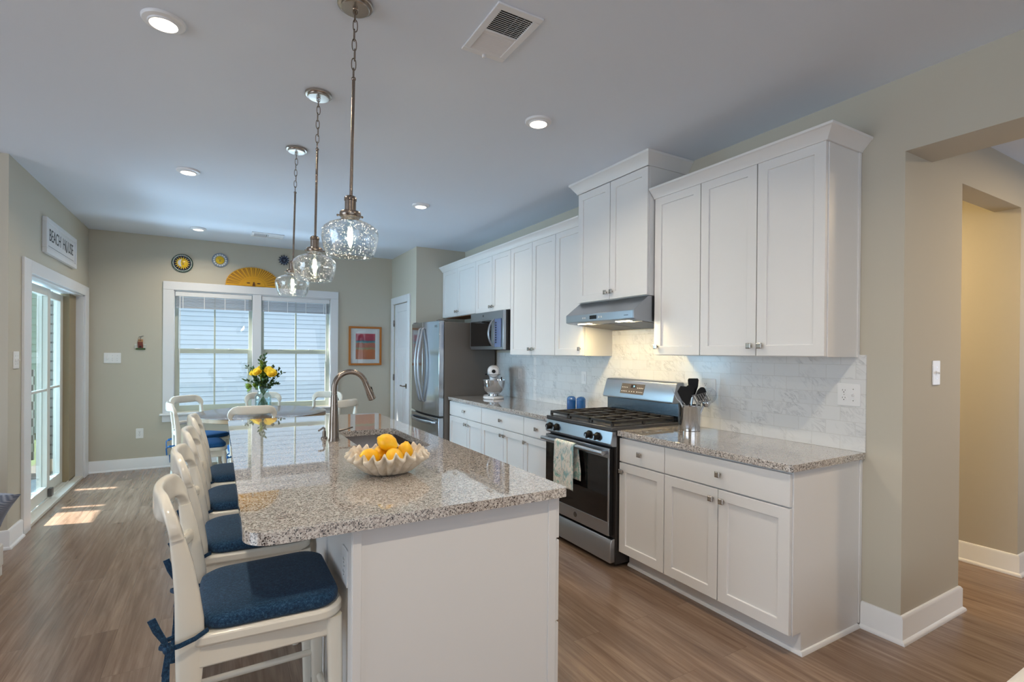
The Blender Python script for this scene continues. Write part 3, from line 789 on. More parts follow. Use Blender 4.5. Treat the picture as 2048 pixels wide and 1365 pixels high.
for a, b in ((A+.022, 2.822), (2.826, 3.074), (3.078, B-.022)):
    m = MB(); x0, x1, z0, z1 = 2.268, 2.846, .955, .972
    for (q0, q1, p0, p1) in ((x0, x0+.014, a, b), (x1-.014, x1, a, b), (x0, x1, a, a+.014), (x0, x1, b-.014, b)): m.box(q0, q1, p0, p1, z0, z1)
    for x in (2.40, 2.555, 2.71): m.box(x-.005, x+.005, a, b, z0+.003, z1)
    c_ = (a+b)/2; m.box(x0, x1, c_-.005, c_+.005, z0+.003, z1)
    for x in (x0+.008, 2.557, x1-.008):
        for y in (a+.008, b-.008): m.box(x-.009, x+.009, y-.009, y+.009, .9366, z0+.002)
    m.build('grate', 'iron', t, .002)
m = MB(); m.box(2.868, 2.925, A, B, .906, 1.07); m.build('backguard', 'backguard', t, .004)
bz = [(2.925, 1.064), (2.815, 1.064), (2.812, 1.078), (2.855, 1.210), (2.868, 1.217), (2.925, 1.217)]
bgc = MB().prism(bz, 'y', A+.004, B-.004).build('control_console', 'steel', t, .004)
n_ = Vector((-(1.210-1.078), 0, (2.855-2.812))).normalized()
ctr = Vector((2.8335, 3.0, 1.144))
Mx = frame(ctr, (0, -1, 0), n_)
pn = MB(Mx); pn.box(-.128, .128, -.042, .042, -.002, .002); pn = pn.build('control_panel', 'panel_brown', bgc, .001)
s_ = MB(Mx); s_.box(-.02, .035, .008, .034, .002, .0026); s_.build('clock_screen', 'black', pn)
text('clock_digits', '31', .020, 'digits', pn, Mx @ Matrix.Translation((.016, .021, .0032)), .0003)
s_ = MB(Mx)
for i in range(4):
    for j in (0, 1):
        for s0 in (-1, 1):
            x = s0*(.058+i*.018); y = -.016-.0*j + (.032*j - .006)
            s_.box(x-.0045, x+.0045, y-.0035, y+.0035, .002, .0027)
for i in range(3): s_.box(-.03+i*.026, -.022+i*.026, -.026, -.019, .002, .0027)
s_.build('touch_keys', 'white_glaze', pn)

# ---- towel over the oven handle
def towel_fn(u, v):
    s = v*.62; hx, hz, rr_ = 2.196, .764, .0195
    if s < .315: x, z = hx-rr_, hz-.315+s
    elif s < .315+PI*rr_:
        a = PI-(s-.315)/rr_; x, z = hx+rr_*math.cos(a), hz+rr_*math.sin(a)
    else: x, z = hx+rr_+.002, hz-(s-.315-PI*rr_)
    dn = max(0, hz-z)
    y = 3.125-.235*u-(.03*(v > .55)*min(1, dn*6)) - .02*dn*(u-.5)
    amp = .0035*min(1, dn*8)
    x += (-1 if v < .52 else 0)*amp*(1+math.sin(u*13))
    return (x, y, z)
tag(MB().grid(towel_fn, 26, 60).build('kitchen_towel', 'towel', None, 0, .003, 0, 70), 'patterned teal and white kitchen towel hanging over the oven handle', 'towel')

# ---- range hood
t = thing('range_hood', 'slanted stainless steel range hood under the tall cabinet', 'range hood', (2.7, 2.95, 1.61))
A, B = 2.566, 3.338
hd = MB().prism([(W-.002, 1.825), (2.565, 1.825), (2.43, 1.722), (2.43, 1.664), (2.455, 1.656), (W-.002, 1.622)], 'y', A, B).build('canopy', 'steel', t, .002)
box(2.4275, 2.4305, A+.006, B-.004, 1.668, 1.719).build('front_panel', 'steel', t, .001)
cpn = box(2.4258, 2.4280, 2.955, 3.035, 1.680, 1.708).build('display', 'black', t, .001)
m = MB()
for y in (3.115, 3.09, 2.925, 2.898): m.cyl((2.4280, y, 1.692), (2.4252, y, 1.692), .0075, n=12)
m.build('button', 'white_glaze', t)
box(2.4270, 2.4278, 2.618, 2.66, 1.686, 1.691).build('badge', 'steel_dark', t)
sl_ = (1.622-1.656)/(W-.002-2.455)
for y0, y1 in ((2.66, 2.80), (3.10, 3.24)):
    m = MB(); z = lambda x: 1.656+sl_*(x-2.455)
    m.prism([(2.475, z(2.475)-.003), (2.505, z(2.505)-.003), (2.505, z(2.505)+.002), (2.475, z(2.475)+.002)], 'y', y0, y1); m.build('light_strip', 'led', t)
    l = bpy.data.lights.new('hood_light', 'AREA'); l.shape = 'RECTANGLE'; l.size = .03; l.size_y = .13; l.energy = 4.2; l.color = (1, .76, .38); l.spread = R(165)
    o = bpy.data.objects.new('hood_light', l); C.objects.link(o); o.location = (2.49, (y0+y1)/2, 1.645); o.rotation_euler = Vector((.30, 0, -.75)).to_track_quat('-Z', 'Y').to_euler()
for y0, y1 in ((A+.03, 2.945), (2.955, B-.03)):
    z = lambda x: 1.656+sl_*(x-2.455)
    MB().prism([(2.54, z(2.54)-.004), (2.88, z(2.88)-.004), (2.88, z(2.88)+.002), (2.54, z(2.54)+.002)], 'y', y0, y1).build('grease_filter', 'steel_dark', t, .001)

# ---- microwave
t = thing('microwave_oven', 'stainless over-the-counter microwave below the short cabinet', 'microwave', (2.73, 4.98, 1.45))
A, B = 4.588, 5.372
box(2.58, W-.01, A, B, 1.452, 1.8715).build('body', 'range_side', t, .003)
fr = box(2.545, 2.579, A, B, 1.456, 1.868).build('front_frame', 'steel', t, .004)
dr_ = box(2.535, 2.5449, 4.775, B-.004, 1.478, 1.785).build('door', 'steel', t, .003)
box(2.5325, 2.5355, 4.835, B-.03, 1.492, 1.772).build('window', 'black_glass', dr_, .001)
pts = [(2.536, 4.80, 1.775)] + [(2.536-.055*math.sin(PI*i/12)**.7, 4.80, 1.77-.275*i/12) for i in range(1, 12)] + [(2.536, 4.80, 1.488)]
MB().sweep(pts, (0, 1, 0), .013, .009, 12, 3).build('handle', 'steel', dr_)
pp = box(2.538, 2.5448, 4.628, 4.768, 1.482, 1.782).build('control_panel', 'mw_panel', t, .002)
m = MB()
for i in range(9):
    for j in range(2): m.box(2.5365, 2.5382, 4.725+j*.017, 4.737+j*.017, 1.525+i*.026, 1.539+i*.026)
m.build('keypad', 'black', pp)
MB().lathe([(0, 0), (.013, 0), (.013, .001), (0, .001)], (2.5448, 5.05, 1.828), 20, Matrix.Rotation(R(-90), 4, 'Y')).build('emblem', 'steel_dark', t)

# ---- refrigerator
t = thing('refrigerator', 'stainless french-door refrigerator with grey sides beside the pantry door', 'refrigerator', (2.55, 5.9, 0))
A, B = 5.432, 6.372
box(2.245, W-.03, A+.004, B-.004, .05, 1.772).build('cabinet', 'fridge_side', t, .004)
m = MB(); m.box(2.26, W-.06, A+.02, B-.02, 0, .05); m.build('base_grille', 'black', t)
mid = (A+B)/2
def fface(y): return 2.150+.028*((y-mid)/((B-A)/2))**2
def fdoor(name, a, b, z0, z1, par):
    n = 14; fr = [(fface(a+(b-a)*i/n), a+(b-a)*i/n) for i in range(n+1)]
    poly = fr + [(2.238, b), (2.238, a)]
    return MB().prism(poly, 'z', z0, z1).build(name, 'fridge_steel', par, .004, angle=30)
d1 = fdoor('door', A, mid-.003, .690, 1.785, t)
d2 = fdoor('door', mid+.003, B, .690, 1.785, t)
d3 = fdoor('freezer_drawer', A, B, .07, .668, t)
for o, y in ((d1, mid-.05), (d2, mid+.05)):
    n = 18; pts = [(fface(y)+.004, y, 1.715)]
    for i in range(n+1):
        s_ = i/n; pts.append((fface(y)-.022-.055*math.sin(PI*s_), y, 1.70-.86*s_))
    pts.append((fface(y)+.004, y, .825))
    MB().sweep(pts, (0, 1, 0), .013, .011, 12, 2.6).build('handle', 'steel', o)
pts = [(fface(A+.09)+.004, A+.08, .605)] + [(fface(A+.10+(B-A-.2)*i/18)-.022-.035*math.sin(PI*i/18), A+.10+(B-A-.2)*i/18, .605) for i in range(19)] + [(fface(B-.09)+.004, B-.08, .605)]
MB().sweep(pts, (0, 0, 1), .019, .010, 12, 2.6).build('handle', 'steel', d3)
for y in (A+.03, B-.10): box(2.18, 2.30, y, y+.07, 1.7855, 1.80).build('hinge_cover', 'fridge_side', t, .004)
ly = 5.535; Mx = frame((fface(ly)-.0006, ly, 1.722), (0, -1, 0), (-1, 0, .0))
text('logo_letters', 'LG', .034, 'steel_dark', d1, Mx @ Matrix.Translation((.030, 0, 0)), .0005)
MB(Mx).lathe([(.010, 0), (.0135, 0), (.0135, .001), (.010, .001)], (-.016, 0, 0), 24, closed=True).build('logo_ring', 'steel_dark', d1)

# ================================================================ counter-top things
# ---- stand mixer, local +X is the front (bowl and head end)
t = thing('stand_mixer', 'white stand mixer with steel bowl beside the refrigerator', 'mixer', (0, 0, 0))
m = MB(); m.prism(rrect(-.165, .14, -.105, .105, (.05, .105, .105, .05), 10), 'z', 0, .028); m.build('base', 'silver_grey', t, .010)
m = MB(); m.sweep([(-.115, 0, .025), (-.118, 0, .10), (-.12, 0, .18), (-.118, 0, .235)], (0, 1, 0), [.055, .042, .040, .046], [.045, .036, .036, .04], 16, 2.5); m.build('column', 'silver_grey', t)
m = MB(); m.sweep([(-.175, 0, .275), (-.168, 0, .278), (-.13, 0, .285), (-.05, 0, .287), (.05, 0, .286), (.11, 0, .284), (.135, 0, .282), (.142, 0, .281)], (0, 1, 0), [.02, .045, .058, .064, .064, .058, .045, .02], [.02, .048, .06, .066, .066, .06, .046, .02], 20, 2.3); hd = m.build('head', 'silver_grey', t)
MB().cyl((.138, .0, .292), (.152, .0, .292), .019, n=18).build('hub_cap', 'black', hd)
m = MB(); m.box(-.12, .10, -.0655, -.062, .252, .262); m.box(-.12, .10, .062, .0655, .252, .262); m.box(.10, .138, -.06, .06, .252, .258); m.build('trim_band', 'steel_dark', hd, .001)
MB().cyl((.06, -.062, .258), (.06, -.085, .258), .008, n=10).build('speed_knob', 'black', hd)
MB().lathe([(.035, .235), (.040, .20), (.036, .18), (.0, .18)], (.055, 0, 0), 20).build('planetary', 'silver_grey', hd)
MB().lathe([(.050, .030), (.055, .034), (.045, .044), (.052, .052), (.088, .085), (.106, .125), (.112, .17), (.114, .198), (.117, .20), (.111, .20), (.109, .17), (.10, .12), (.05, .055), (0, .05)], (.055, 0, 0), 36).build('bowl', 'chrome', t)
box(.07, .085, .070, .083, .165, .232).build('bowl_handle', 'black', t, .003)
t.scale = (1.1, 1.1, 1.05); t.location = (2.655, 5.0, .914); t.rotation_euler = (0, 0, R(-118))
# ---- blue shakers
for i, (x, y) in enumerate(((2.760, 3.700), (2.795, 3.605))):
    r = .041
    t = thing('canister', ['rounded blue glazed canister, left of a pair by the range', 'rounded blue glazed canister, right of a pair by the range'][i], 'canister', (x, y, .914), 0, 'pair of blue canisters')
    MB().lathe([(r-.003, 0), (r, .004), (r, .082), (r, .09)], (x, y, .914), 28).build('body', 'blue_glaze', t)
    MB().lathe([(r, .0915), (r, .098), (r-.006, .112), (r-.018, .121), (0, .124)], (x, y, .914), 28).build('lid', 'blue_glaze', t)
tag(MB().lathe([(.03, 0), (.05, .004), (.062, .014), (.066, .020), (.062, .020), (.048, .009), (0, .006)], (2.64, 3.50, .914), 28).build('spoon_rest', 'cream'), 'round cream spoon rest left of the range', 'spoon rest')

# ---- utensil crock
ux, uy = 2.735, 2.345
t = thing('utensil_crock', 'polished steel utensil crock on the right counter', 'crock', (ux, uy, .914))
MB().lathe([(.062, 0), (.0645, .003), (.0645, .15), (.066, .152), (.066, .170), (.0625, .170), (.0615, .01), (0, .008)], (ux, uy, .914), 40).build('vessel', 'chrome', t)
rv = Vector((math.cos(.5238), -math.sin(.5238), 0)); dv = Vector((math.sin(.5238), math.cos(.5238), 0))
def uP(dx, z, d=0): return Vector((ux, uy, .914)) + rv*dx + dv*d + Vector((0, 0, z))
def handle_to(m, p, q, r0_=.006, r1_=.008): m.tube([q, p.lerp(q, .4), p], [r1_, (r0_+r1_)/2, r0_], 8)
def utensil(name, label, base, neck, cat='utensil', hmat='steel'):
    t = thing(name, label, cat, base, 0, 'kitchen tools in the steel crock')
    m = MB(); handle_to(m, neck, base); m.build('handle', hmat, t)
    return t
def blade(pts2, neck, up, right, th=.003):
    nrm = right.cross(up).normalized()
    m = MB(); a = [m.v(neck+right*u+up*v+nrm*th) for u, v in pts2]; b_ = [m.v(neck+right*u+up*v-nrm*th) for u, v in pts2]
    return m.rings([a, b_])
Zv = Vector((0, 0, 1))
b0, nk = uP(.015, .02, -.03), uP(-.028, .172, -.035)
t = utensil('turner_spatula', 'black nylon turner leaning left out of the crock', b0, nk)
up = (uP(-.068, .30, -.04)-nk).normalized()
blade([(-.010, 0), (.010, 0), (.040, .055), (.030, .12), (-.012, .135), (-.042, .105), (-.030, .04)], nk, up, (rv*.95+Zv*.25).normalized()).build('blade', 'black', t, .001)
b0, nk = uP(-.02, .02, .02), uP(.0, .215, .02)
t = utensil('slotted_spoon', 'black nylon spoon standing behind the black turner', b0, nk)
blade([(.030*math.cos(a), .042+.045*math.sin(a)) for a in [2*PI*i/20 for i in range(20)]], nk, Zv, rv, .004).build('bowl', 'black', t, .001)
b0, nk = uP(0, .02, .035), uP(.03, .23, .035)
t = utensil('pasta_server', 'tallest black nylon tool in the crock, flat topped', b0, nk)
blade([(-.012, 0), (.012, 0), (.032, .06), (.036, .105), (.030, .115), (-.030, .115), (-.036, .105), (-.032, .05)], nk, Zv, rv, .004).build('head', 'black', t, .001)
b0, nk = uP(-.01, .02, .0), uP(.055, .20, .0)
t = utensil('serving_spoon', 'black nylon spoon leaning right in the crock', b0, nk)
up = (Zv+rv*.35).normalized()
blade([(.031*math.cos(a), .045+.048*math.sin(a)) for a in [2*PI*i/20 for i in range(20)]], nk, up, (rv-Zv*.35).normalized(), .004).build('bowl', 'black', t, .001)
b0, nk = uP(.01, .02, -.02), uP(-.075, .19, -.02)
t = utensil('meat_fork', 'long two-pronged steel fork leaning far left in the crock', b0, nk)
m = MB(); up = (nk-b0).normalized()
for s0 in (-1, 1): m.tube([nk, nk+up*.02+rv*.012*s0, nk+up*.10+rv*.012*s0], [.004, .003, .0012], 8)
m.build('prongs', 'steel', t)
b0, nk = uP(-.02, .02, -.03), uP(.035, .19, -.04)
t = utensil('slotted_turner', 'slotted steel turner bent over the crock rim', b0, nk)
Mx = Matrix.Translation(nk) @ frame((0, 0, 0), (rv*.9+Zv*.25), (dv*-.75+Zv*.65)).to_3x3().to_4x4()
m = MB(Mx)
for i in range(6): m.box(-.012+i*.0155, -.003+i*.0155, -.006, .06, -.001, .001)
m.box(-.014, .086, -.012, -.004, -.001, .001); m.box(-.014, .086, .056, .064, -.001, .001); m.build('blade', 'steel', t)
b0, nk = uP(.0, .02, .03), uP(.09, .20, .03)
t = utensil('wire_skimmer', 'spiral wire skimmer leaning far right in the crock', b0, nk)
m = MB(); c0 = nk+rv*.045+Zv*.03
for r in (.012, .020, .028, .036, .044, .052): m.tube([c0+rv*(r*math.cos(a))+Zv*(r*math.sin(a))+dv*(.004) for a in [2*PI*i/24 for i in range(24)]], .0016, 6, True)
for a in (0, 60, 120): m.tube([c0+rv*(.052*math.cos(R(a)))+Zv*(.052*math.sin(R(a)))+dv*.005, c0-rv*(.052*math.cos(R(a)))-Zv*(.052*math.sin(R(a)))+dv*.005], .0014, 6)
m.build('wire_basket', 'steel', t)
b0, nk = uP(.03, .02, .0), uP(.088, .172, -.004)
t = utensil('ladle', 'small steel ladle hanging over the right rim of the crock', b0, nk)
MB().ball(nk+rv*.012+Zv*.012-dv*.01, (.026, .026, .030), 14, 8).build('bowl', 'chrome', t)

# ---- shell bowl and lemons
bx, by = .620, 2.110
def shell(r, z, th):
    k_ = max(0, min(1, (r-.07)/.10))
    k_ = max(0, min(1, (r-.05)/.12)); w = math.cos(21*th); return .92*r*(1+.070*k_*w), z-.011*k_**1.4*(w-.3*math.cos(42*th))+.005*k_*math.sin(3*th)
prof = [(.0, .006), (.05, .004), (.075, .008), (.10, .022), (.125, .045), (.15, .066), (.172, .078)]
t = MB().lathe([(.0, .0), (.06, .0), (.085, .006), (.108, .018), (.13, .038), (.152, .060), (.168, .072), (.1765, .078), (.179, .084), (.176, .0895), (.170, .091), (.164, .0885), (.153, .078), (.124, .052), (.10, .031), (.08, .017), (0, .012)], (bx, by, .914), 336, mod=shell).build('shell_bowl', 'shell', None, 0, 0, 0, 60)
tag(t, 'scalloped cream clam-shell bowl holding lemons on the island', 'bowl')
def lemon(x, y, z, rx, rz, label):
    t = thing('lemon', label, 'lemon', (x, y, z-.034), 0, 'lemons in the shell bowl')
    T = Matrix.Rotation(R(rz), 3, 'Z') @ Matrix.Rotation(R(rx), 3, 'Y')
    pr = [(.0, -.052), (.006, -.051), (.009, -.047), (.019, -.038), (.031, -.022), (.0365, 0), (.033, .02), (.022, .037), (.010, .046), (.008, .050), (.0, .051)]
    m = MB(Matrix.Translation((x, y, z)) @ T.to_4x4()); m.lathe(pr, n=28); m.build('fruit', 'lemon', t, angle=80)
    m = MB(Matrix.Translation((x, y, z)) @ T.to_4x4()); m.cyl((0, 0, -.050), (0, 0, -.0535), .004, .003, 10); m.build('stem_end', 'lemon_tip', t)
lemon(bx-.075, by+.00, .985, 80, 200, 'lemon lying at the left of the shell bowl')
lemon(bx+.010, by-.058, .985, 60, 95, 'front lemon in the shell bowl, stem towards the room')
lemon(bx+.075, by+.010, .987, 20, 40, 'upright lemon at the right of the shell bowl')
lemon(bx-.006, by+.072, .983, 85, 60, 'lemon at the back of the shell bowl, half hidden')
lemon(bx+.004, by+.022, 1.036, 70, 130, 'topmost lemon resting on the others')

# ================================================================ stools and chairs (local +X is the front)
def make_seat(name, label, cat, hs, hb, stool, cush_mat):
    """hs seat height, hb back height; returns the thing at the origin"""
    t = thing(name, label, cat, (0, 0, 0))
    zs = hs; zt = hs-.036
    xb = -.203
    jz = hb-.118                       # where the posts meet the bent top rail
    def bx(z):                         # x of the back posts at height z
        if z >= zs: u = (z-zs)/(hb-zs); return xb-.012*u-.046*u*u
        u = 1-z/zs; return xb-.055*u*u
    # rear legs run up into the back posts
    for s in (-1, 1):
        zz = [0, .12, zs*.5, zs-.12, zs-.03, zs+.04, zs+.12, zs+.2, jz]
        pts = [(bx(z), s*(.170+.016*max(0, (z-zs)/(hb-zs))), z) for z in zz]
        A = [.018, .020, .026, .032, .036, .035, .030, .025, .0185]; B = [.014, .015, .016, .017, .0175, .0175, .017, .016, .0155]
        MB().sweep(pts, (1, 0, 0), A, B, 14, 3.2).build('rear_leg', 'chair', t)
    # bent top rail
    yo = .186; cor = .058; n = 40; P = []; Wd = []
    ztop = hb-.040
    path = []
    for i in range(7): path.append((-yo, jz+(ztop-cor-jz)*i/6))
    for i in range(1, 9): a = PI-PI/2*i/8; path.append((-yo+cor+cor*math.cos(a), ztop-cor+cor*math.sin(a)))
    k0 = len(path)
    for i in range(1, 12): path.append((-yo+cor+(2*yo-2*cor)*i/12, ztop))
    full = path+[(-y, z) for y, z in reversed(path[:k0])]
    m = len(full); pts = []; A = []; Bq = []; sd = []
    for i, (y, z) in enumerate(full):
        u = y/yo
        x = bx(z)-.040*(1-u*u)*min(1, max(0, (z-jz)/.05))
        pts.append((x, y, z))
        f = min(i, m-1-i)/(k0+2); f = min(1, f)
        wd = .0165+(.042-.0165)*(f*f*(3-2*f)); A.append(wd); Bq.append(.0170-.0035*f)
        # width lies in the plane of the back
        t_ = Vector((0, full[min(i+1, m-1)][0]-full[max(i-1, 0)][0], full[min(i+1, m-1)][1]-full[max(i-1, 0)][1])).normalized()
        sd.append(Vector((0, -t_.z, t_.y)))
    MB().sweep(pts, sd, A, Bq, 20, 4.2).build('top_rail', 'chair', t, angle=60)
    # lower back slat
    zl = zs+(.175 if stool else .16)
    pts = [(bx(zl)-.028*(1-(i/6-1)**2), -.172+.344*i/12, zl) for i in range(13)]
    MB().sweep(pts, (0, 0, 1), .022, .013, 12, 2.6).build('back_slat', 'chair', t)
    # seat board and apron
    def seat_poly(g=0): return [(x-0*g, y) for x, y in rrect(-.205-g, .205+g, -.2-g, .2+g, (.05, .085, .085, .05), 7)]
    def taper(poly): return [(x, y*(.94+.10*(x+.2)/.4)) for x, y in poly]
    MB().prism(taper(seat_poly(.008)), 'z', zt, zs).build('seat', 'chair', t, .009, angle=50)
    ap = MB()
    ap.box(-.20, .165, -.185, -.165, zt-.062, zt); ap.box(-.20, .165, .165, .185, zt-.062, zt); ap.box(.155, .175, -.165, .165, zt-.062, zt); ap.box(-.215, -.198, -.16, .16, zt-.062, zt)
    ap.build('apron', 'chair', t, .006)
    for s in (-1, 1):
        MB().sweep([(.192, s*.188, 0), (.191, s*.186, .10), (.186, s*.18, zs*.6), (.182, s*.177, zt-.02), (.181, s*.176, zt-.001)], (1, 0, 0), [.015, .017, .022, .024, .024], [.015, .017, .022, .024, .024], 14, 2.6).build('front_leg', 'chair', t)
    zr = (.20, .29) if stool else (.16, .22)
    m = MB()
    for s in (-1, 1): m.tube([(-.232, s*.172, zr[1]), (.196, s*.183, zr[1])], .0115, 10)
    m.tube([(.198, -.184, zr[0]), (.198, .184, zr[0])], .0125, 10); m.tube([(-.24, -.17, zr[0]+.06), (-.24, .17, zr[0]+.06)], .0115, 10)
    m.build('stretcher', 'chair', t)
    # cushion: rounded pad with ties round the posts
    cp = taper(rrect(-.186, .200, -.2, .2, (.075, .075, .075, .075), 8))
    m = MB(); rs = []
    for sc, z in ((.96, .0015), (1.0, .010), (1.005, .026), (.985, .038), (.93, .045), (.75, .050), (.4, .053)):
        rs.append([m.v(.0075+(x-.0075)*sc, y*sc, zs+z) for x, y in cp])
    m.rings(rs); cu = m.build('cushion', cush_mat, t, angle=70)
    for s in (-1, 1):
        p0 = Vector((-.16, s*.187, zs+.010)); q = Vector((-.252, s*.205, zs-.012))
        tm = MB()
        tm.sweep([p0, (-.19, s*.207, zs+.002), (-.225, s*.212, zs-.006), q], (0, 0, 1), .007, .003, 8, 2.5)
        tm.sweep([q, (-.272, s*.190, zs-.010), (-.262, s*.165, zs-.006), (-.20, s*.148, zs+.004), (-.17, s*.15, zs+.008)], (0, 0, 1), .007, .003, 8, 2.5)
        tm.ball(q, (.013, .011, .014), 10, 8)
        if stool:
            tm.sweep([q, (-.262, s*.212, zs+.02), (-.276, s*.217, zs+.05), (-.288, s*.222, zs+.085)], (1, 0, .5), [.005, .008, .010, .010], .0025, 8, 2.5)
            tm.sweep([q, (-.256, s*.212, zs-.06), (-.258, s*.214, zs-.13), (-.266, s*.218, zs-.21), (-.270, s*.22, zs-.27)], (1, 0, 0), [.006, .009, .010, .009, .009], .0028, 8, 2.5)
            tm.sweep([q, (-.25, s*.216, zs+.012), (-.25, s*.216, zs-.04), (-.262, s*.214, zs-.075), q], (1, 0, 0), .005, .003, 8, 2.5)
        else:
            tm.sweep([q, (-.285, s*.21, zs-.03), (-.28, s*.212, zs-.10)], (1, 0, 0), .007, .0025, 8, 2.5)
        tm.build('tie', cush_mat, cu)
    return t
st = make_seat('counter_stool', 'x', 'stool', .628, 1.022, True, 'navy')
sp = [(.139, 1.845, 0, 'white counter stool with navy cushion nearest the viewer'), (.139, 2.47, 0, 'second white counter stool from the near end of the island'),
      (.140, 3.075, 0, 'third white counter stool from the near end of the island'), (.140, 3.70, 0, 'farthest white counter stool at the island, next to the dining table')]
for i, (x, y, a, lb) in enumerate(sp):
    if i == 0: st.location = (x, y, 0); st['label'] = lb; st['group'] = 'white counter stools along the island'
    else: dup(st, (x, y, 0), a, lb)
ch = make_seat('dining_chair', 'x', 'chair', .445, .905, False, 'blue_fabric')
cs = [(.285, 5.64, 90, 'white dining chair with its back to the island, in front of the table'),
      (.487, 6.80, -90, 'white dining chair behind the table against the window, behind the flowers'),
      (-.145, 6.70, -47, 'white dining chair at the far left of the table under the window'),
      (-.145, 6.10, 8, 'white dining chair at the left of the table, seen side-on'),
      (1.04, 5.86, 128, 'white dining chair at the near right of the table, partly behind the faucet'),
      (1.07, 6.66, 232, 'white dining chair at the far right of the table under the window')]
for i, (x, y, a, lb) in enumerate(cs):
    if i == 0: ch.location = (x, y, 0); ch.rotation_euler = (0, 0, R(a)); ch['label'] = lb; ch['group'] = 'white dining chairs round the table'
    else: dup(ch, (x, y, 0), R(a), lb)

# ---- dining table
tx, ty, tr = .425, 6.25, .665
t = thing('dining_table', 'round dark wood dining table on a white pedestal by the window', 'table', (tx, ty, 0))
MB().lathe([(0, .742), (tr-.01, .742), (tr-.002, .7435), (tr-.003, .7475), (tr-.008, .75), (0, .75)], (tx, ty, 0), 96).build('tabletop', 'table', t)
MB().lathe([(0, .700), (tr-.012, .700), (tr-.006, .704), (tr-.006, .742), (0, .742)], (tx, ty, 0), 96).build('table_edge', 'table_edge', t)
MB().lathe([(0, .10), (.10, .10), (.10, .16), (.075, .20), (.062, .30), (.085, .42), (.062, .52), (.08, .60), (.17, .665), (.24, .68), (.24, .699), (0, .699)], (tx, ty, 0), 36).build('pedestal', 'chair', t)
for k_ in range(4):
    a = PI/4+PI/2*k_; d = Vector((math.cos(a), math.sin(a), 0)); o = Vector((tx, ty, 0))
    MB().sweep([o+d*.07+Zv*.15, o+d*.2+Zv*.13, o+d*.31+Zv*.06, o+d*.36+Zv*.022], (0, 0, 1), [.045, .038, .028, .021], [.032, .03, .026, .026], 12, 3).build('foot', 'chair', t)
# ---- vase with flowers
vx, vy = .445, 6.42; vz = .75; VS = 1.3
t = thing('flower_vase', 'clear glass shouldered vase of flowers on the dining table', 'vase', (vx, vy, vz))
vp = [(.0, .004), (.060, .004), (.063, .012), (.065, .10), (.064, .118), (.052, .136), (.044, .147), (.043, .165), (.050, .200), (.052, .212)]
vo = MB().lathe([(r*VS, z*VS) for r, z in [(0, 0), (.062, 0), (.066, .006), (.068, .10), (.067, .120), (.054, .139), (.047, .149), (.046, .165), (.053, .200), (.0545, .212)]+vp[::-1]], (vx, vy, vz), 40).build('glass', 'vase_glass', t)
MB().lathe([(0, .008), (.058*VS, .008), (.0635*VS, .10*VS), (.0, .10*VS)], (vx, vy, vz), 32).build('water', 'water', t)
rnd_ = random.Random(5)
def rose(px, pz, d, r, label):
    px *= VS; pz *= VS; r *= 1.6
    # positions in the view plane of the vase, metres
    c = Vector((vx, vy, vz))+rv*px+dv*d+Zv*pz
    t = thing('rose', label, 'rose', c, 0, 'yellow roses in the vase')
    MB().ball(c-Zv*r*.05, r*.50, 14, 10).build('heart', 'rose', t)
    m = MB(); up = (c-Vector((vx, vy, vz+.13))).normalized()*.6-dv*.55; up.normalize()
    q = up.to_track_quat('Z', 'Y').to_matrix()
    for ring, (nn, rad, zoff, tilt, s_) in enumerate(((7, .70, -.10, 58, .84), (7, .56, .02, 42, .80), (6, .40, .12, 28, .70), (5, .22, .18, 14, .56), (3, .08, .24, 4, .40))):
        for k_ in range(nn):
            a = 2*PI*k_/nn+ring*.5
            def pf(u, v, a=a, rad=rad, zoff=zoff, tilt=tilt, s_=s_):
                w = (u-.5)*2*s_*.92*math.sin(PI*(.25+.66*v))**.5; h = v*s_
                x = rad*.55+h*math.sin(R(tilt))*.55+.16*v**3 - .35*w*w; z = zoff-.3+h*math.cos(R(tilt))*1.1
                p = Vector((x*math.cos(a)-w*math.sin(a), x*math.sin(a)+w*math.cos(a), z))
                return c+q @ (p*r)
            m.grid(pf, 4, 4)
    m.build('bloom', 'rose', t, 0, .0012, 0, 80)
    b_ = Vector((vx, vy, vz+.015))-rv*px*.45-dv*d*.3
    nk = Vector((vx, vy, vz+.165*VS))+rv*px*.18+dv*d*.2
    MB().tube([c-up*r*.25, c.lerp(nk, .5)-Zv*.01, nk, b_.lerp(nk, .4), b_], .0024, 6).build('stem', 'stem', t)
    return t
rose(-.035, .335, -.05, .036, 'yellow rose at the centre left of the bouquet, facing out')
rose(.085, .325, -.03, .038, 'large yellow rose at the lower right of the bouquet')
rose(.048, .350, .0, .035, 'yellow rose at the upper right of the bouquet')
rose(-.095, .325, .0, .026, 'small yellow rose at the far left of the bouquet')
rose(-.03, .362, .02, .030, 'yellow rose tucked behind the centre left bloom')
def leafm(m, p, d, ln, wd):
    d = d.normalized(); s_ = d.cross(Vector((rnd_.uniform(-1, 1), rnd_.uniform(-1, 1), rnd_.uniform(-.3, 1)))).normalized(); nn = d.cross(s_)
    a = [m.v(p), m.v(p+d*ln*.35+s_*wd), m.v(p+d*ln*.7+s_*wd*.8+nn*ln*.05), m.v(p+d*ln), m.v(p+d*ln*.7-s_*wd*.8+nn*ln*.05), m.v(p+d*ln*.35-s_*wd)]
    m.f(a)
gb = thing('greenery_bunch', 'bunch of green leafy sprigs among the yellow roses in the vase', 'greenery', (vx, vy, vz+.012))
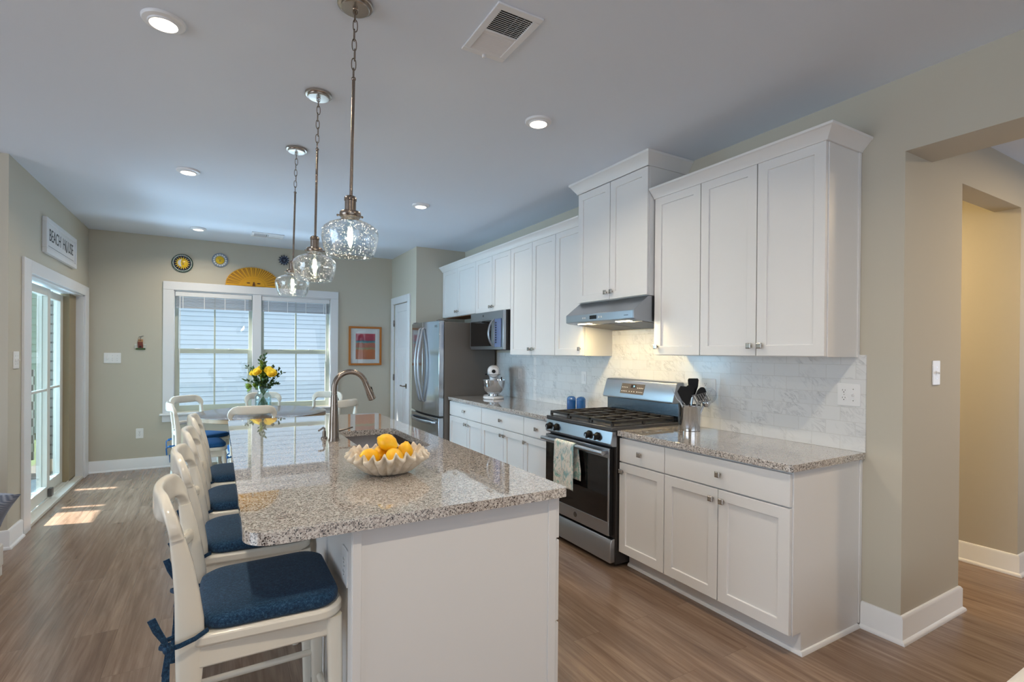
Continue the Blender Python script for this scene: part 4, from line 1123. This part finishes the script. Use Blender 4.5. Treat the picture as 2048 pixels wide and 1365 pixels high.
def sprig(px, pz, d, label, mat, n=16, ll=.035, lw=.009):
    px *= VS*1.05; pz *= VS*.96; n = int(n*1.25); ll *= 1.3; lw *= 1.35
    c = Vector((vx, vy, vz))+rv*px+dv*d+Zv*pz; nk = Vector((vx, vy, vz+.165*VS))+rv*px*.15+dv*d*.15
    b_ = Vector((vx, vy, vz+.012))-rv*px*.4-dv*d*.3
    t = MB().tube([c, c.lerp(nk, .5)+Zv*.015, nk, b_.lerp(nk, .4), b_], [.001, .0018, .002, .002, .002], 6); t = t.build('sprig', 'stem', gb)
    m = MB(); ax = (c-nk)
    for i in range(n):
        f = .12+.88*i/(n-1); p = nk+ax*f+Zv*.03*math.sin(PI*f)
        dirr = ax.normalized()*.6+Vector((rnd_.uniform(-1, 1), rnd_.uniform(-1, 1), rnd_.uniform(-.6, .8)))
        leafm(m, p, dirr, ll*rnd_.uniform(.7, 1.2), lw)
    m.build('leaves', mat, t, 0, .0006, angle=80)
SPR = [(.01, .50, 0, 'tall sprig of small leaves at the top centre of the bouquet', 'leaf', 22, .030, .008), (-.035, .48, .01, 'tall sprig left of the top centre', 'leaf', 20, .030, .008), (-.005, .42, -.01, 'yellow-green sprig in the middle of the bouquet', 'leaf_light', 34, .045, .013),
    (-.09, .385, .0, 'sprig reaching to the upper left', 'leaf', 22, .032, .009), (-.14, .40, .0, 'sprig reaching farthest to the upper left', 'leaf', 18, .028, .008), (-.15, .27, .0, 'sprig drooping to the left', 'leaf', 18, .03, .008), (.14, .38, .0, 'sprig reaching to the upper right', 'leaf', 18, .03, .008),
    (.16, .34, 0, 'sprig reaching farthest right', 'leaf', 16, .03, .008), (.12, .24, -.02, 'sprig drooping to the right', 'leaf', 20, .034, .009), (-.10, .20, -.03, 'large bright leaf sprig drooping to the lower left', 'leaf_light', 10, .06, .015), (-.04, .27, -.06, 'dense dark sprig at the lower front left', 'leaf', 30, .036, .011), (.04, .27, -.06, 'dense dark sprig at the lower front right', 'leaf', 30, .036, .011), (.0, .33, .05, 'dense sprig at the back of the bouquet', 'leaf', 30, .036, .011), (.07, .40, .03, 'sprig rising behind the right-hand roses', 'leaf', 18, .03, .009)]
for a in SPR: sprig(*a)

# ================================================================ lamps and ceiling
def pendant(x0, x1, y, label):
    t = thing('pendant_lamp', label, 'pendant lamp', (x0, y, CE), 0, 'glass pendants over the island')
    MB().lathe([(0, CE-.027), (.010, CE-.027), (.012, CE-.0245), (.052, CE-.024), (.0555, CE-.0215), (.056, CE-.0145), (.065, CE-.0140), (.068, CE-.0115), (.068, CE-.0005), (0, CE-.0005)], (x0, y, 0), 40).build('canopy', 'knob_nickel', t, angle=25)
    zr0, zr1 = 2.505, 2.035
    def X(z): return x0+(x1-x0)*(CE-z)/(CE-1.80)
    m = MB(); n = 7; z0, z1 = CE-.03, zr0; ln = (z0-z1)/n
    m.tube([(X(z0)+.008*math.cos(a), y, z0-.004+.010*math.sin(a)) for a in [2*PI*i/12 for i in range(12)]], .0022, 6, True)
    for i in range(n):
        zc = z0-ln*(i+.5); hl = ln*.62; w = .0085
        pts = []
        for j in range(16):
            a = 2*PI*j/16; u = w*math.cos(a); v = hl*math.copysign(abs(math.sin(a))**.75, math.sin(a))
            pts.append((X(zc)+(u if i % 2 else 0)+.002*math.sin(i*2), y+(0 if i % 2 else u), zc+v))
        m.tube(pts, .0021, 6, True)
    m.build('chain', 'nickel', t)
    m = MB(); m.tube([(X(zr0), y, zr0), (X(zr1), y, zr1)], .0062, 12); m.ball((X(zr0), y, zr0), .009, 12, 8); m.build('rod', 'nickel', t)
    xs = X(1.9)
    MB().lathe([(0, 2.040), (.012, 2.040), (.020, 2.036), (.024, 2.030), (.024, 2.020), (.0215, 2.018), (.0215, 1.978), (.038, 1.976), (.041, 1.972), (.041, 1.958), (.038, 1.954), (.0, 1.954)], (xs, y, 0), 28).build('socket', 'nickel', t)
    m = MB()
    for a in (0, 120, 240): d = Vector((math.cos(R(a+20)), math.sin(R(a+20)), 0)); c = Vector((xs, y, 1.966)); m.cyl(c+d*.038, c+d*.054, .0032, n=8); m.ball(c+d*.054, .005, 8, 6)
    m.build('thumb_screw', 'nickel', t)
    op = [(.034, 1.962), (.034, 1.948), (.036, 1.943), (.055, 1.937), (.085, 1.924), (.104, 1.908), (.1095, 1.894), (.1095, 1.882), (.106, 1.860), (.098, 1.826), (.090, 1.806), (.086, 1.801)]
    ip = [(r-.0028, z) for r, z in op]
    MB().lathe(op+ip[::-1], (xs, y, 0), 48, closed=True).build('shade', 'seeded', t, angle=60)
    MB().tube([(xs+.0845*math.cos(2*PI*i/40), y+.0845*math.sin(2*PI*i/40), 1.8012) for i in range(40)], .0024, 8, True).build('shade_rim', 'vase_glass', t)
    bl = MB().lathe([(.0, 1.955), (.013, 1.953), (.013, 1.935), (.018, 1.92), (.030, 1.893), (.0315, 1.878), (.027, 1.855), (.014, 1.828), (.0, 1.820)], (xs, y, 0), 24).build('bulb', 'vase_glass', t)
    m = MB()
    for a in range(4): d = Vector((math.cos(a*PI/2+.4), math.sin(a*PI/2+.4), 0))*.0065; c = Vector((xs, y, 0)); m.tube([c+d+Zv*1.912, c+d*1.5+Zv*1.88, c+d+Zv*1.848], .0022, 6)
    m.build('filament', 'filament', bl)
    l = bpy.data.lights.new('pendant_light', 'POINT'); l.energy = 3.0; l.color = (1, .82, .58); l.shadow_soft_size = .012
    o = bpy.data.objects.new('pendant_light', l); C.objects.link(o); o.location = (xs, y, 1.88)
pendant(.4645, .4490, 2.070, 'nearest and largest-looking glass pendant lamp over the island')
pendant(.4590, .4430, 2.892, 'middle glass pendant lamp over the island')
pendant(.4560, .4330, 3.753, 'farthest glass pendant lamp over the island, before the window')

def downlight(x, y, label, warm=1.0, power=9):
    t = thing('recessed_light', label, 'ceiling light', (x, y, CE), 0, 'recessed ceiling lights')
    MB().lathe([(.080, 0), (.0795, -.006), (.076, -.011), (.066, -.0135), (.058, -.014), (.056, -.020), (.051, -.021), (.049, -.013), (.049, 0)], (x, y, CE-.0003), 40, closed=True).build('trim_ring', 'trim', t)
    MB().lathe([(0, -.0165), (.040, -.0165), (.0485, -.0135), (.0485, -.010), (0, -.010)], (x, y, CE-.0003), 32).build('diffuser', 'lamp', t)
    l = bpy.data.lights.new('downlight', 'AREA'); l.shape = 'DISK'; l.size = .09; l.energy = power; l.color = (1, .86, .67); l.spread = R(150)
    o = bpy.data.objects.new('downlight', l); C.objects.link(o); o.location = (x, y, CE-.03)
downlight(-.205, 2.585, 'recessed ceiling light at the upper left, nearest the viewer')
downlight(1.645, 2.555, 'recessed ceiling light in front of the tall hood cabinet')
downlight(-.207, 4.64, 'recessed ceiling light left of the far pendant canopy')
downlight(1.641, 4.575, 'recessed ceiling light above the middle of the left counter')
downlight(-.203, 6.76, 'small far recessed ceiling light near the window wall')
for x in (-.2, 1.64): downlight(x, .45, 'recessed ceiling light above the viewer, out of the picture', power=14)

def register(x0, x1, y0, y1, label, along_x):
    t = thing('air_vent', label, 'vent', ((x0+x1)/2, (y0+y1)/2, CE), 0, 'ceiling air vents')
    z = CE-.0004; fw_ = .030
    m = MB()
    for (a, b, c, d) in ((x0, x1, y0, y0+fw_), (x0, x1, y1-fw_, y1), (x0, x0+fw_, y0+fw_, y1-fw_), (x1-fw_, x1, y0+fw_, y1-fw_)):
        m.box(a, b, c, d, z-.009, z)
    if along_x: c_ = (y0+y1)/2; m.box(x0+fw_, x1-fw_, c_-.006, c_+.006, z-.008, z-.001)
    else: c_ = (x0+x1)/2; m.box(c_-.006, c_+.006, y0+fw_, y1-fw_, z-.008, z-.001)
    m.build('frame', 'trim', t, .002)
    box(x0+fw_-.003, x1-fw_+.003, y0+fw_-.003, y1-fw_+.003, z-.001, z).build('duct_shade_plate', 'dark', t)  # dark plate standing in for the shade inside the duct
    m = MB(); lo, hi = (y0+fw_, y1-fw_) if along_x else (x0+fw_, x1-fw_)
    n = 26; c_ = (lo+hi)/2
    for i in range(n):
        q = lo+(hi-lo)*(i+.5)/n
        if abs(q-c_) < .009: continue
        s_ = -1 if q < c_ else 1
        d = .0048; h = .0055; e_ = .0012
        a = [(q-d*s_-e_, z-.0015), (q-d*s_+e_, z-.0015), (q+d*s_+e_, z-.0015-h), (q+d*s_-e_, z-.0015-h)]
        r_ = []
        for w in ((x0+fw_, x1-fw_) if along_x else (y0+fw_, y1-fw_)):
            r_.append([m.v(w, u, v) if along_x else m.v(u, w, v) for u, v in a])
        m.rings(r_)
    m.build('louvers', 'trim', t, 0, angle=20)
    m = MB()
    for f in (.55, .75, .93):
        if along_x: q = x0+fw_+(x1-x0-2*fw_)*f; m.box(q-.002, q+.002, y0+fw_, c_, z-.004, z-.001)
    if along_x: m.build('damper_bar', 'steel', t); MB().box((x0+x1)/2-.006, (x0+x1)/2+.006, y1-.022, y1-.008, z-.022, z-.008).build('damper_lever', 'trim', t, .002)
    else: m.bm.free()
register(.946, 1.158, 1.762, 2.118, 'white ceiling air vent at the top centre, nearest the viewer', True)
register(.330, .675, 6.605, 6.85, 'small far ceiling air vent above the window wall', False)

# ================================================================ wall plates
def plate(o, u, n, w, h, label, kinds, cat='light switch', name='switch_plate', parent=None):
    Mx = frame(o, u, n)
    t = thing(name, label, cat, o) if parent is None else None
    p = MB(Mx).prism(rrect(-w/2, w/2, -h/2, h/2, (.006,)*4, 4), 'z', .0003, .0055).build('plate' if parent is None else name, 'plastic', t or parent, .002)
    t = t or p
    k_ = len(kinds)
    for i, kd in enumerate(kinds):
        x = (i-(k_-1)/2)*.046
        if kd == 'o':
            for z in (.020, -.020):
                r_ = MB(Mx); r_.prism([(x+.0165*math.cos(a)*1.0, z+.0145*max(-.86, min(.86, math.sin(a)))/.86) for a in [2*PI*j/24 for j in range(24)]], 'z', .0056, .0075)
                rc = r_.build('receptacle', 'plastic', t, .0006) if t.parent is None or True else None
                s_ = MB(Mx); s_.box(x-.0075, x-.0055, z+.000, z+.008, .0076, .0080); s_.box(x+.0055, x+.0075, z+.000, z+.007, .0076, .0080); s_.cyl((x, z-.007, .0076), (x, z-.007, .0080), .0026, n=10)
                s_.build('slots', 'dark', rc)
        elif kd == 't':
            s_ = MB(Mx); s_.box(x-.005, x+.005, -.012, .012, .0056, .0066); s_.build('toggle_slot', 'grey_glaze' if False else 'plastic', t)
            s_ = MB(Mx @ Matrix.Translation((x, .003, .006)) @ Matrix.Rotation(R(28), 4, 'X')); s_.box(-.004, .004, -.005, .005, 0, .014); s_.build('toggle', 'plastic', t, .001)
        elif kd == 'r':
            s_ = MB(Mx); s_.box(x-.0165, x+.0165, -.033, .033, .0056, .0078); s_.build('rocker', 'plastic', t, .001)
        elif kd == 'd':
            s_ = MB(Mx); s_.cyl((x, 0, .0056), (x, 0, .017), .014, .012, 20); s_.build('dimmer_knob', 'plastic', t, .001)
    s_ = MB(Mx)
    for i in range(k_):
        x = (i-(k_-1)/2)*.046
        for z in ((-.030, .030) if kinds[i] != 'o' else (0,)): s_.cyl((x, z, .0055), (x, z, .0064), .0028, n=8)
    s_.build('screw', 'chrome', t)
    return t
KN, KU = (-1, 0, 0), (0, -1, 0)
xw = W-.0092
plate((xw, 1.452, 1.212), KU, KN, .116, .120, 'white combined outlet and switch plate on the tiles at the right end', ['o', 't'], 'outlet')
plate((xw, 3.727, 1.198), KU, KN, .074, .118, 'white switch plate on the tiles above the blue canisters', ['r'])
plate((xw, 4.873, 1.188), KU, KN, .074, .118, 'pale outlet on the tiles right of the stand mixer', ['o'], 'outlet', 'outlet_plate')
plate((xw, 2.350, 1.195), KU, KN, .116, .120, 'white plate on the tiles behind the cooking utensils', ['o', 'r'], 'outlet', 'outlet_plate')
plate((3.288, 1.209, 1.334), (1, 0, 0), (0, -1, 0), .085, .130, 'white switch plate on the pier beside the hall opening', ['t'])
plate((-1.068, YB, 1.326), (1, 0, 0), (0, -1, 0), .160, .120, 'wide white three-gang switch plate left of the dining window', ['d', 't', 't'])
plate((-.807, YB, .428), (1, 0, 0), (0, -1, 0), .074, .120, 'white wall outlet low on the window wall', ['o'], 'outlet', 'outlet_plate')
plate((XL, 5.066, 1.341), (0, 1, 0), (1, 0, 0), .116, .128, 'white switch plate on the left wall beside the sliding door', ['t', 't'])
plate((IX0-.0003, 1.705, .722), (0, -1, 0), (-1, 0, 0), .078, .120, 'white outlet on the stool side of the island, near corner', ['o'], 'outlet', 'outlet_plate')

# ================================================================ wall decoration
FM = lambda x, z: frame((x, YB, z), (1, 0, 0), (0, -1, 0))
def disc(Mx, prof, name, mat, par, n=40, mod=None): return MB(Mx).lathe(prof, n=n, mod=mod).build(name, mat, par)
def star(Mx, r0_, r1_, n, z0, z1, name, mat, par, ph=0):
    pts = [((r1_ if i % 2 == 0 else r0_)*math.cos(PI*i/n+ph), (r1_ if i % 2 == 0 else r0_)*math.sin(PI*i/n+ph)) for i in range(2*n)]
    return MB(Mx).prism(pts, 'z', z0, z1).build(name, mat, par, .001)
def face(Mx, s, z, name, mat, par):
    m = MB(Mx)
    for sg in (-1, 1): m.prism([(sg*.36*s+.10*s*math.cos(a), .22*s+.06*s*math.sin(a)) for a in [2*PI*i/10 for i in range(10)]], 'z', z, z+.0015)
    m.prism([(-.05*s, .15*s), (.05*s, .15*s), (.09*s, -.15*s), (-.09*s, -.15*s)], 'z', z, z+.004); m.prism([(.26*s*math.cos(a), -.36*s+.07*s*math.sin(a)) for a in [2*PI*i/12 for i in range(12)]], 'z', z, z+.0015)
    return m.build(name, mat, par)
Mx = FM(-.388, 2.495)
t = thing('sun_moon_plaque', 'round ceramic sun-and-moon plaque with dark green rim, left above the window', 'wall plaque', (-.388, YB, 2.385), 0, 'ceramic plaques above the window')
disc(Mx, [(0, .0004), (.104, .0004), (.113, .014), (.110, .018), (.098, .016), (0, .014)], 'plate', 'green_glaze', t)
m = MB(Mx)
for i in range(36): a = 2*PI*i/36; m.ball((.096*math.cos(a), .096*math.sin(a), .0165), (.0062, .0062, .003), 8, 6)
m.build('white_dots', 'white_glaze', t)
disc(Mx, [(0, .014), (.087, .014), (.087, .0165), (0, .0165)], 'dark_field', 'navy_glaze', t)
star(Mx, .050, .083, 18, .0166, .0195, 'sun_rays', 'yellow', t)
fc_ = disc(Mx, [(0, .019), (.047, .019), (.047, .024), (.03, .030), (0, .032)], 'sun_face', 'yellow', t)
m = MB(Mx)
m.rings([[m.v(x_, .0465*math.sin(a), z_) for x_, z_ in ((-.047*math.cos(a)-.0005, .022), (-.047*math.cos(a)-.0005, .028), (-.030*math.cos(a), .034), (-.016*math.cos(a)+.0005, .0335), (-.016*math.cos(a)+.0005, .022))] for a in [-PI/2+PI*i/20 for i in range(21)]])
m.build('moon_face', 'white_glaze', t)
face(Mx @ Matrix.Translation((.008, 0, 0)), .045, .0325, 'features', 'groove', fc_)
Mx = FM(.013, 2.571)
t = thing('sun_plaque', 'small round plaque with yellow sun face and pale scalloped rim above the window', 'wall plaque', (.013, YB, 2.483), 0, 'ceramic plaques above the window')
disc(Mx, [(0, .0004), (.080, .0004), (.089, .012), (.086, .015), (.076, .014), (0, .013)], 'plate', 'grey_glaze', t)
m = MB(Mx)
for i in range(16): a = 2*PI*i/16; m.ball((.066*math.cos(a), .066*math.sin(a), .0145), (.0115, .0115, .004), 10, 6)
m.build('white_petals', 'white_glaze', t)
star(Mx, .046, .055, 14, .0135, .018, 'sun_rays', 'yellow', t)
fc_ = disc(Mx, [(0, .017), (.045, .017), (.044, .021), (.03, .026), (0, .028)], 'sun_face', 'yellow', t)
face(Mx, .042, .0275, 'features', 'groove', fc_)
Mx = FM(.759, 2.644)
t = thing('sun_ornament', 'dark blue many-pointed sun ornament at the right above the window', 'wall plaque', (.759, YB, 2.57), 0, 'ceramic plaques above the window')
star(Mx, .042, .078, 12, .0004, .012, 'rays', 'navy_glaze', t); star(Mx, .036, .068, 12, .0121, .016, 'inner_rays', 'grey_glaze', t, .26)
fc_ = disc(Mx, [(0, .012), (.040, .012), (.039, .019), (.026, .026), (0, .028)], 'face', 'navy_glaze', t)
face(Mx, .036, .0275, 'features', 'grey_glaze', fc_)
# carved half sun standing on the window casing
hx, hz = .394, 2.2635
Mx = FM(hx, hz) @ Matrix.Translation((0, 0, 0))
t = thing('half_sun_carving', 'large yellow carved half-sun resting on top of the window casing', 'wood carving', (hx, YB, hz))
n = 33; pts = [(-.324, 0)]
for i in range(n+1):
    a = PI-PI*i/n
    for rr_ in (1.0, .965): pts.append((.324*rr_*math.cos(a+(.02 if rr_ < 1 else 0)), .012+.240*rr_*math.sin(a)))
pts.append((.324, 0))
MB(Mx).prism(pts, 'z', .0004, .020).build('fan', 'carved', t, .002, angle=30)
m = MB(Mx)
for i in range(1, 33):
    a = PI-PI*i/33+.02*math.sin(i*3)
    c, s_ = math.cos(a), math.sin(a)
    p0 = Vector((.165*c, .010+.118*s_, .0195)); p1 = Vector((.312*c, .012+.230*s_, .0195))
    d = (p1-p0).normalized(); q = Vector((-d.y, d.x, 0))
    r_ = []
    for zz_ in (.0195, .0215): r_.append([m.v(*(p0+q*.0008+Vector((0, 0, zz_-.0195)))), m.v(*(p0-q*.0008+Vector((0, 0, zz_-.0195)))), m.v(*(p1-q*.0036+Vector((0, 0, zz_-.0195)))), m.v(*(p1+q*.0036+Vector((0, 0, zz_-.0195))))])
    m.rings(r_)
m.build('ray_grooves', 'groove', t)
pts = [(-.135, 0)]+[(.135*math.cos(PI-PI*i/20), .006+.105*math.sin(PI-PI*i/20)) for i in range(21)]+[(.135, 0)]
fc_ = MB(Mx).prism(pts, 'z', .020, .029).build('face', 'carved', t, .006, angle=50)
m = MB(Mx)
m.prism([(-.060+.022*math.cos(a), .040+.008*math.sin(a)) for a in [2*PI*i/12 for i in range(12)]], 'z', .0292, .031); m.prism([(.060+.022*math.cos(a), .040+.008*math.sin(a)) for a in [2*PI*i/12 for i in range(12)]], 'z', .0292, .031)
m.prism([(-.004, .055), (.010, .055), (.018, .006), (-.014, .006)], 'z', .0292, .038); m.build('features', 'groove', fc_)
# lighthouse-cottage ornament
ox, oz = -.803, 1.425
Mx = FM(ox, oz)
t = thing('cottage_ornament', 'small painted wooden seaside cottage ornament above the switch plate', 'wall ornament', (ox, YB, oz))
b3 = lambda *a: MB(Mx).box(*a)
b3(-.045, .045, 0, .022, .0004, .012).build('green_base', 'leaf', t, .001)
b3(-.022, .024, .020, .062, .0004, .016).build('red_wall', 'brick_red', t, .001)
b3(-.028, .022, .060, .096, .0004, .013).build('upper_wall', 'brick_red', t, .001)
b3(-.022, .024, .094, .124, .0004, .014).build('tan_top', 'tan', t, .001)
m = MB(Mx)
for s_ in (-1, 1):
    for k_ in range(3): a = .03*s_; m.box(min(a, a+.026*s_), max(a, a+.026*s_), .022+k_*.018, .030+k_*.018, .0004, .010)
m.build('white_fence', 'white_glaze', t)
m = MB(Mx)
for x in (-.016, .0): m.box(x, x+.006, .102, .118, .0142, .0155)
m.box(-.012, .010, .026, .044, .0162, .0175); m.build('window_openings', 'dark', t)
MB(Mx).tube([(0, .124, .006), (.002, .15, .006), (.03, .165, .006), (-.018, .155, .006)], .0022, 6).build('wire', 'steel_dark', t)
# framed print
t = thing('framed_print', 'orange-framed abstract striped print right of the dining window', 'picture', (1.845, YB, 1.227))
x0, x1, z0, z1 = 1.611, 2.079, 1.227, 1.786; fwd = .028
m = MB()
m.box(x0, x1, YB-.028, YB-.0005, z0, z0+fwd); m.box(x0, x1, YB-.028, YB-.0005, z1-fwd, z1); m.box(x0, x0+fwd, YB-.028, YB-.0005, z0+fwd, z1-fwd); m.box(x1-fwd, x1, YB-.028, YB-.0005, z0+fwd, z1-fwd)
m.build('frame', 'art_frame', t, .002)
m = MB()
ax0, ax1, az0, az1 = 1.709, 1.989, 1.313, 1.685
for (a, b, c, d) in ((x0+fwd, ax0, z0+fwd, z1-fwd), (ax1, x1-fwd, z0+fwd, z1-fwd), (ax0, ax1, z0+fwd, az0), (ax0, ax1, az1, z1-fwd)): m.box(a, b, YB-.014, YB-.008, c, d)
m.build('mat_board', 'mat_board', t)
pr = MB(); pr.box(-.14, .14, -.0015, .0015, 0, az1-az0)
OFF['_o'] = Vector((0, 0, 0))
pr = pr.build('print', 'art', t); pr.data.transform(Matrix.Translation(OFF[t.name])); pr.location = Vector(((ax0+ax1)/2, YB-.010, az0))-OFF[t.name]
box(x0+fwd, x1-fwd, YB-.0205, YB-.019, z0+fwd, z1-fwd).build('glazing', 'pane', t)
# beach house sign
t = thing('wall_sign', 'white framed wooden sign reading BEACH HOUSE above the sliding door', 'sign', (XL, 6.215, 2.244))
a, b, z0, z1 = 5.69, 6.74, 2.244, 2.547
box(XL+.0005, XL+.024, a+.01, b-.01, z0+.01, z1-.01).build('board', 'trim', t, .002)
m = MB(); e = .042
for (q0, q1, p0, p1) in ((a, b, z0, z0+e), (a, b, z1-e, z1), (a, a+e, z0+e, z1-e), (b-e, b, z0+e, z1-e)): m.box(XL+.0005, XL+.034, q0, q1, p0, p1)
m.build('frame', 'trim', t, .004)
Mx = frame((XL+.0246, (a+b)/2, (z0+z1)/2+.012), (0, 1, 0), (1, 0, 0))
text('lettering', 'BEACH', .150, 'ink', t, Mx @ Matrix.Translation((-.225, 0, 0)), .0005, .80)
text('lettering', 'H', .150, 'ink', t, Mx @ Matrix.Translation((.070, 0, 0)), .0005, .80)
text('lettering', 'USE', .150, 'ink', t, Mx @ Matrix.Translation((.315, 0, 0)), .0005, .80)
m = MB(Mx @ Matrix.Translation((.162, 0, 0)))
pts = [(.040*math.cos(q)*(1-.12*math.sin(q)), .058*math.sin(q)) for q in [2*PI*i/24 for i in range(24)]]
m.prism(pts, 'z', 0, .0006)
sh_ = m.build('shell_motif', 'ink', t)
m = MB(Mx @ Matrix.Translation((.162, 0, 0)))
for i in range(7):
    q = R(90+(i-3)*17); p0 = Vector((0, -.05, .0007)); p1 = Vector((.034*math.cos(q)*1.05, .052*math.sin(q), .0007)); m.tube([p0, p1], .0014, 6)
m.build('shell_ribs', 'trim', sh_)
m = MB(Mx); m.box(-.44, .44, -.098, -.095, 0, .0006); m.build('underline', 'ink', t)

# ================================================================ seating at the picture edges
t = thing('lounge_chair', 'low white upholstered chair mostly out of frame at the left edge', 'chair', (-1.62, 3.95, 0))
ex, ey = -1.165, 4.37
def pad(x0, x1, y0, y1, z0, z1, name, mat, bv): return box(x0, x1, y0, y1, z0, z1).build(name, mat, t, bv)
pad(ex-.85, ex, ey-.80, ey, .06, .20, 'base', 'upholstery', .01); pad(ex-.83, ex-.012, ey-.79, ey-.01, .2005, .27, 'seat_cushion', 'upholstery', .02)
pad(ex-1.0, ex-.83, ey-.80, ey, .06, .80, 'backrest', 'upholstery', .04)
for x in (ex-.92, ex-.03):
    for y in (ey-.76, ey-.03): box(x-.025, x+.025, y-.025, y+.025, 0, .06).build('leg', 'upholstery', t, .004)
def pil(sgn):
    def fn(u, v):
        a, b = 2*u-1, 2*v-1
        th = .075*max(0, (1-abs(a)**2.2)*(1-abs(b)**2.2))**.5
        k_ = 1-.06*(1-abs(a)*abs(b)) if False else 1
        pin = 1-.05*(math.cos(a*PI/2)**2)*(abs(b)) if True else 1
        return (a*.23*(1-.05*math.cos(b*PI/2)), b*.23*(1-.05*math.cos(a*PI/2)), sgn*th)
    return fn
px_ = Matrix.Translation((-1.315, 4.16, .452)) @ Matrix.Rotation(R(30), 4, 'Z') @ Matrix.Rotation(R(-38), 4, 'X') @ Matrix.Rotation(R(12), 4, 'Y')
m = MB(px_); m.grid(pil(1), 16, 16); m.grid(pil(-1), 16, 16)
tag(m.build('throw_pillow', 'herringbone', None, 0, 0, 0, 80, weld=True), 'grey-blue herringbone throw pillow on the white chair at the left edge', 'pillow')
t = thing('ottoman', 'white upholstered ottoman whose corner shows at the bottom right', 'ottoman', (2.5, .32, 0))
box(2.02, 2.95, .05, .592, .08, .30).build('base', 'upholstery', t, .01)
box(2.01, 2.96, .04, .602, .30, .41).build('cushion', 'upholstery', t, .02)
for x in (2.08, 2.89):
    for y in (.11, .53): box(x-.025, x+.025, y-.025, y+.025, 0, .08).build('leg', 'black', t, .003)
# passage lamp beyond the hall opening
l = bpy.data.lights.new('passage_lamp', 'AREA'); l.shape = 'DISK'; l.size = .3; l.energy = 22; l.color = (1, .72, .36)
o = bpy.data.objects.new('passage_lamp', l); C.objects.link(o); o.location = (3.75, 2.1, 2.6)
area('fill_hall_ceiling', (6.2, .2, 1.4), (3.6, .6, 2.7), 1.2, 1.4, 16, (.62, .78, 1))  # added unseen lamp that brightens the hall ceiling; no window there
l = bpy.data.lights.new('hall_lamp', 'AREA'); l.shape = 'DISK'; l.size = .25; l.energy = 26; l.color = (1, .74, .45)
o = bpy.data.objects.new('hall_lamp', l); C.objects.link(o); o.location = (4.3, .1, 2.62)
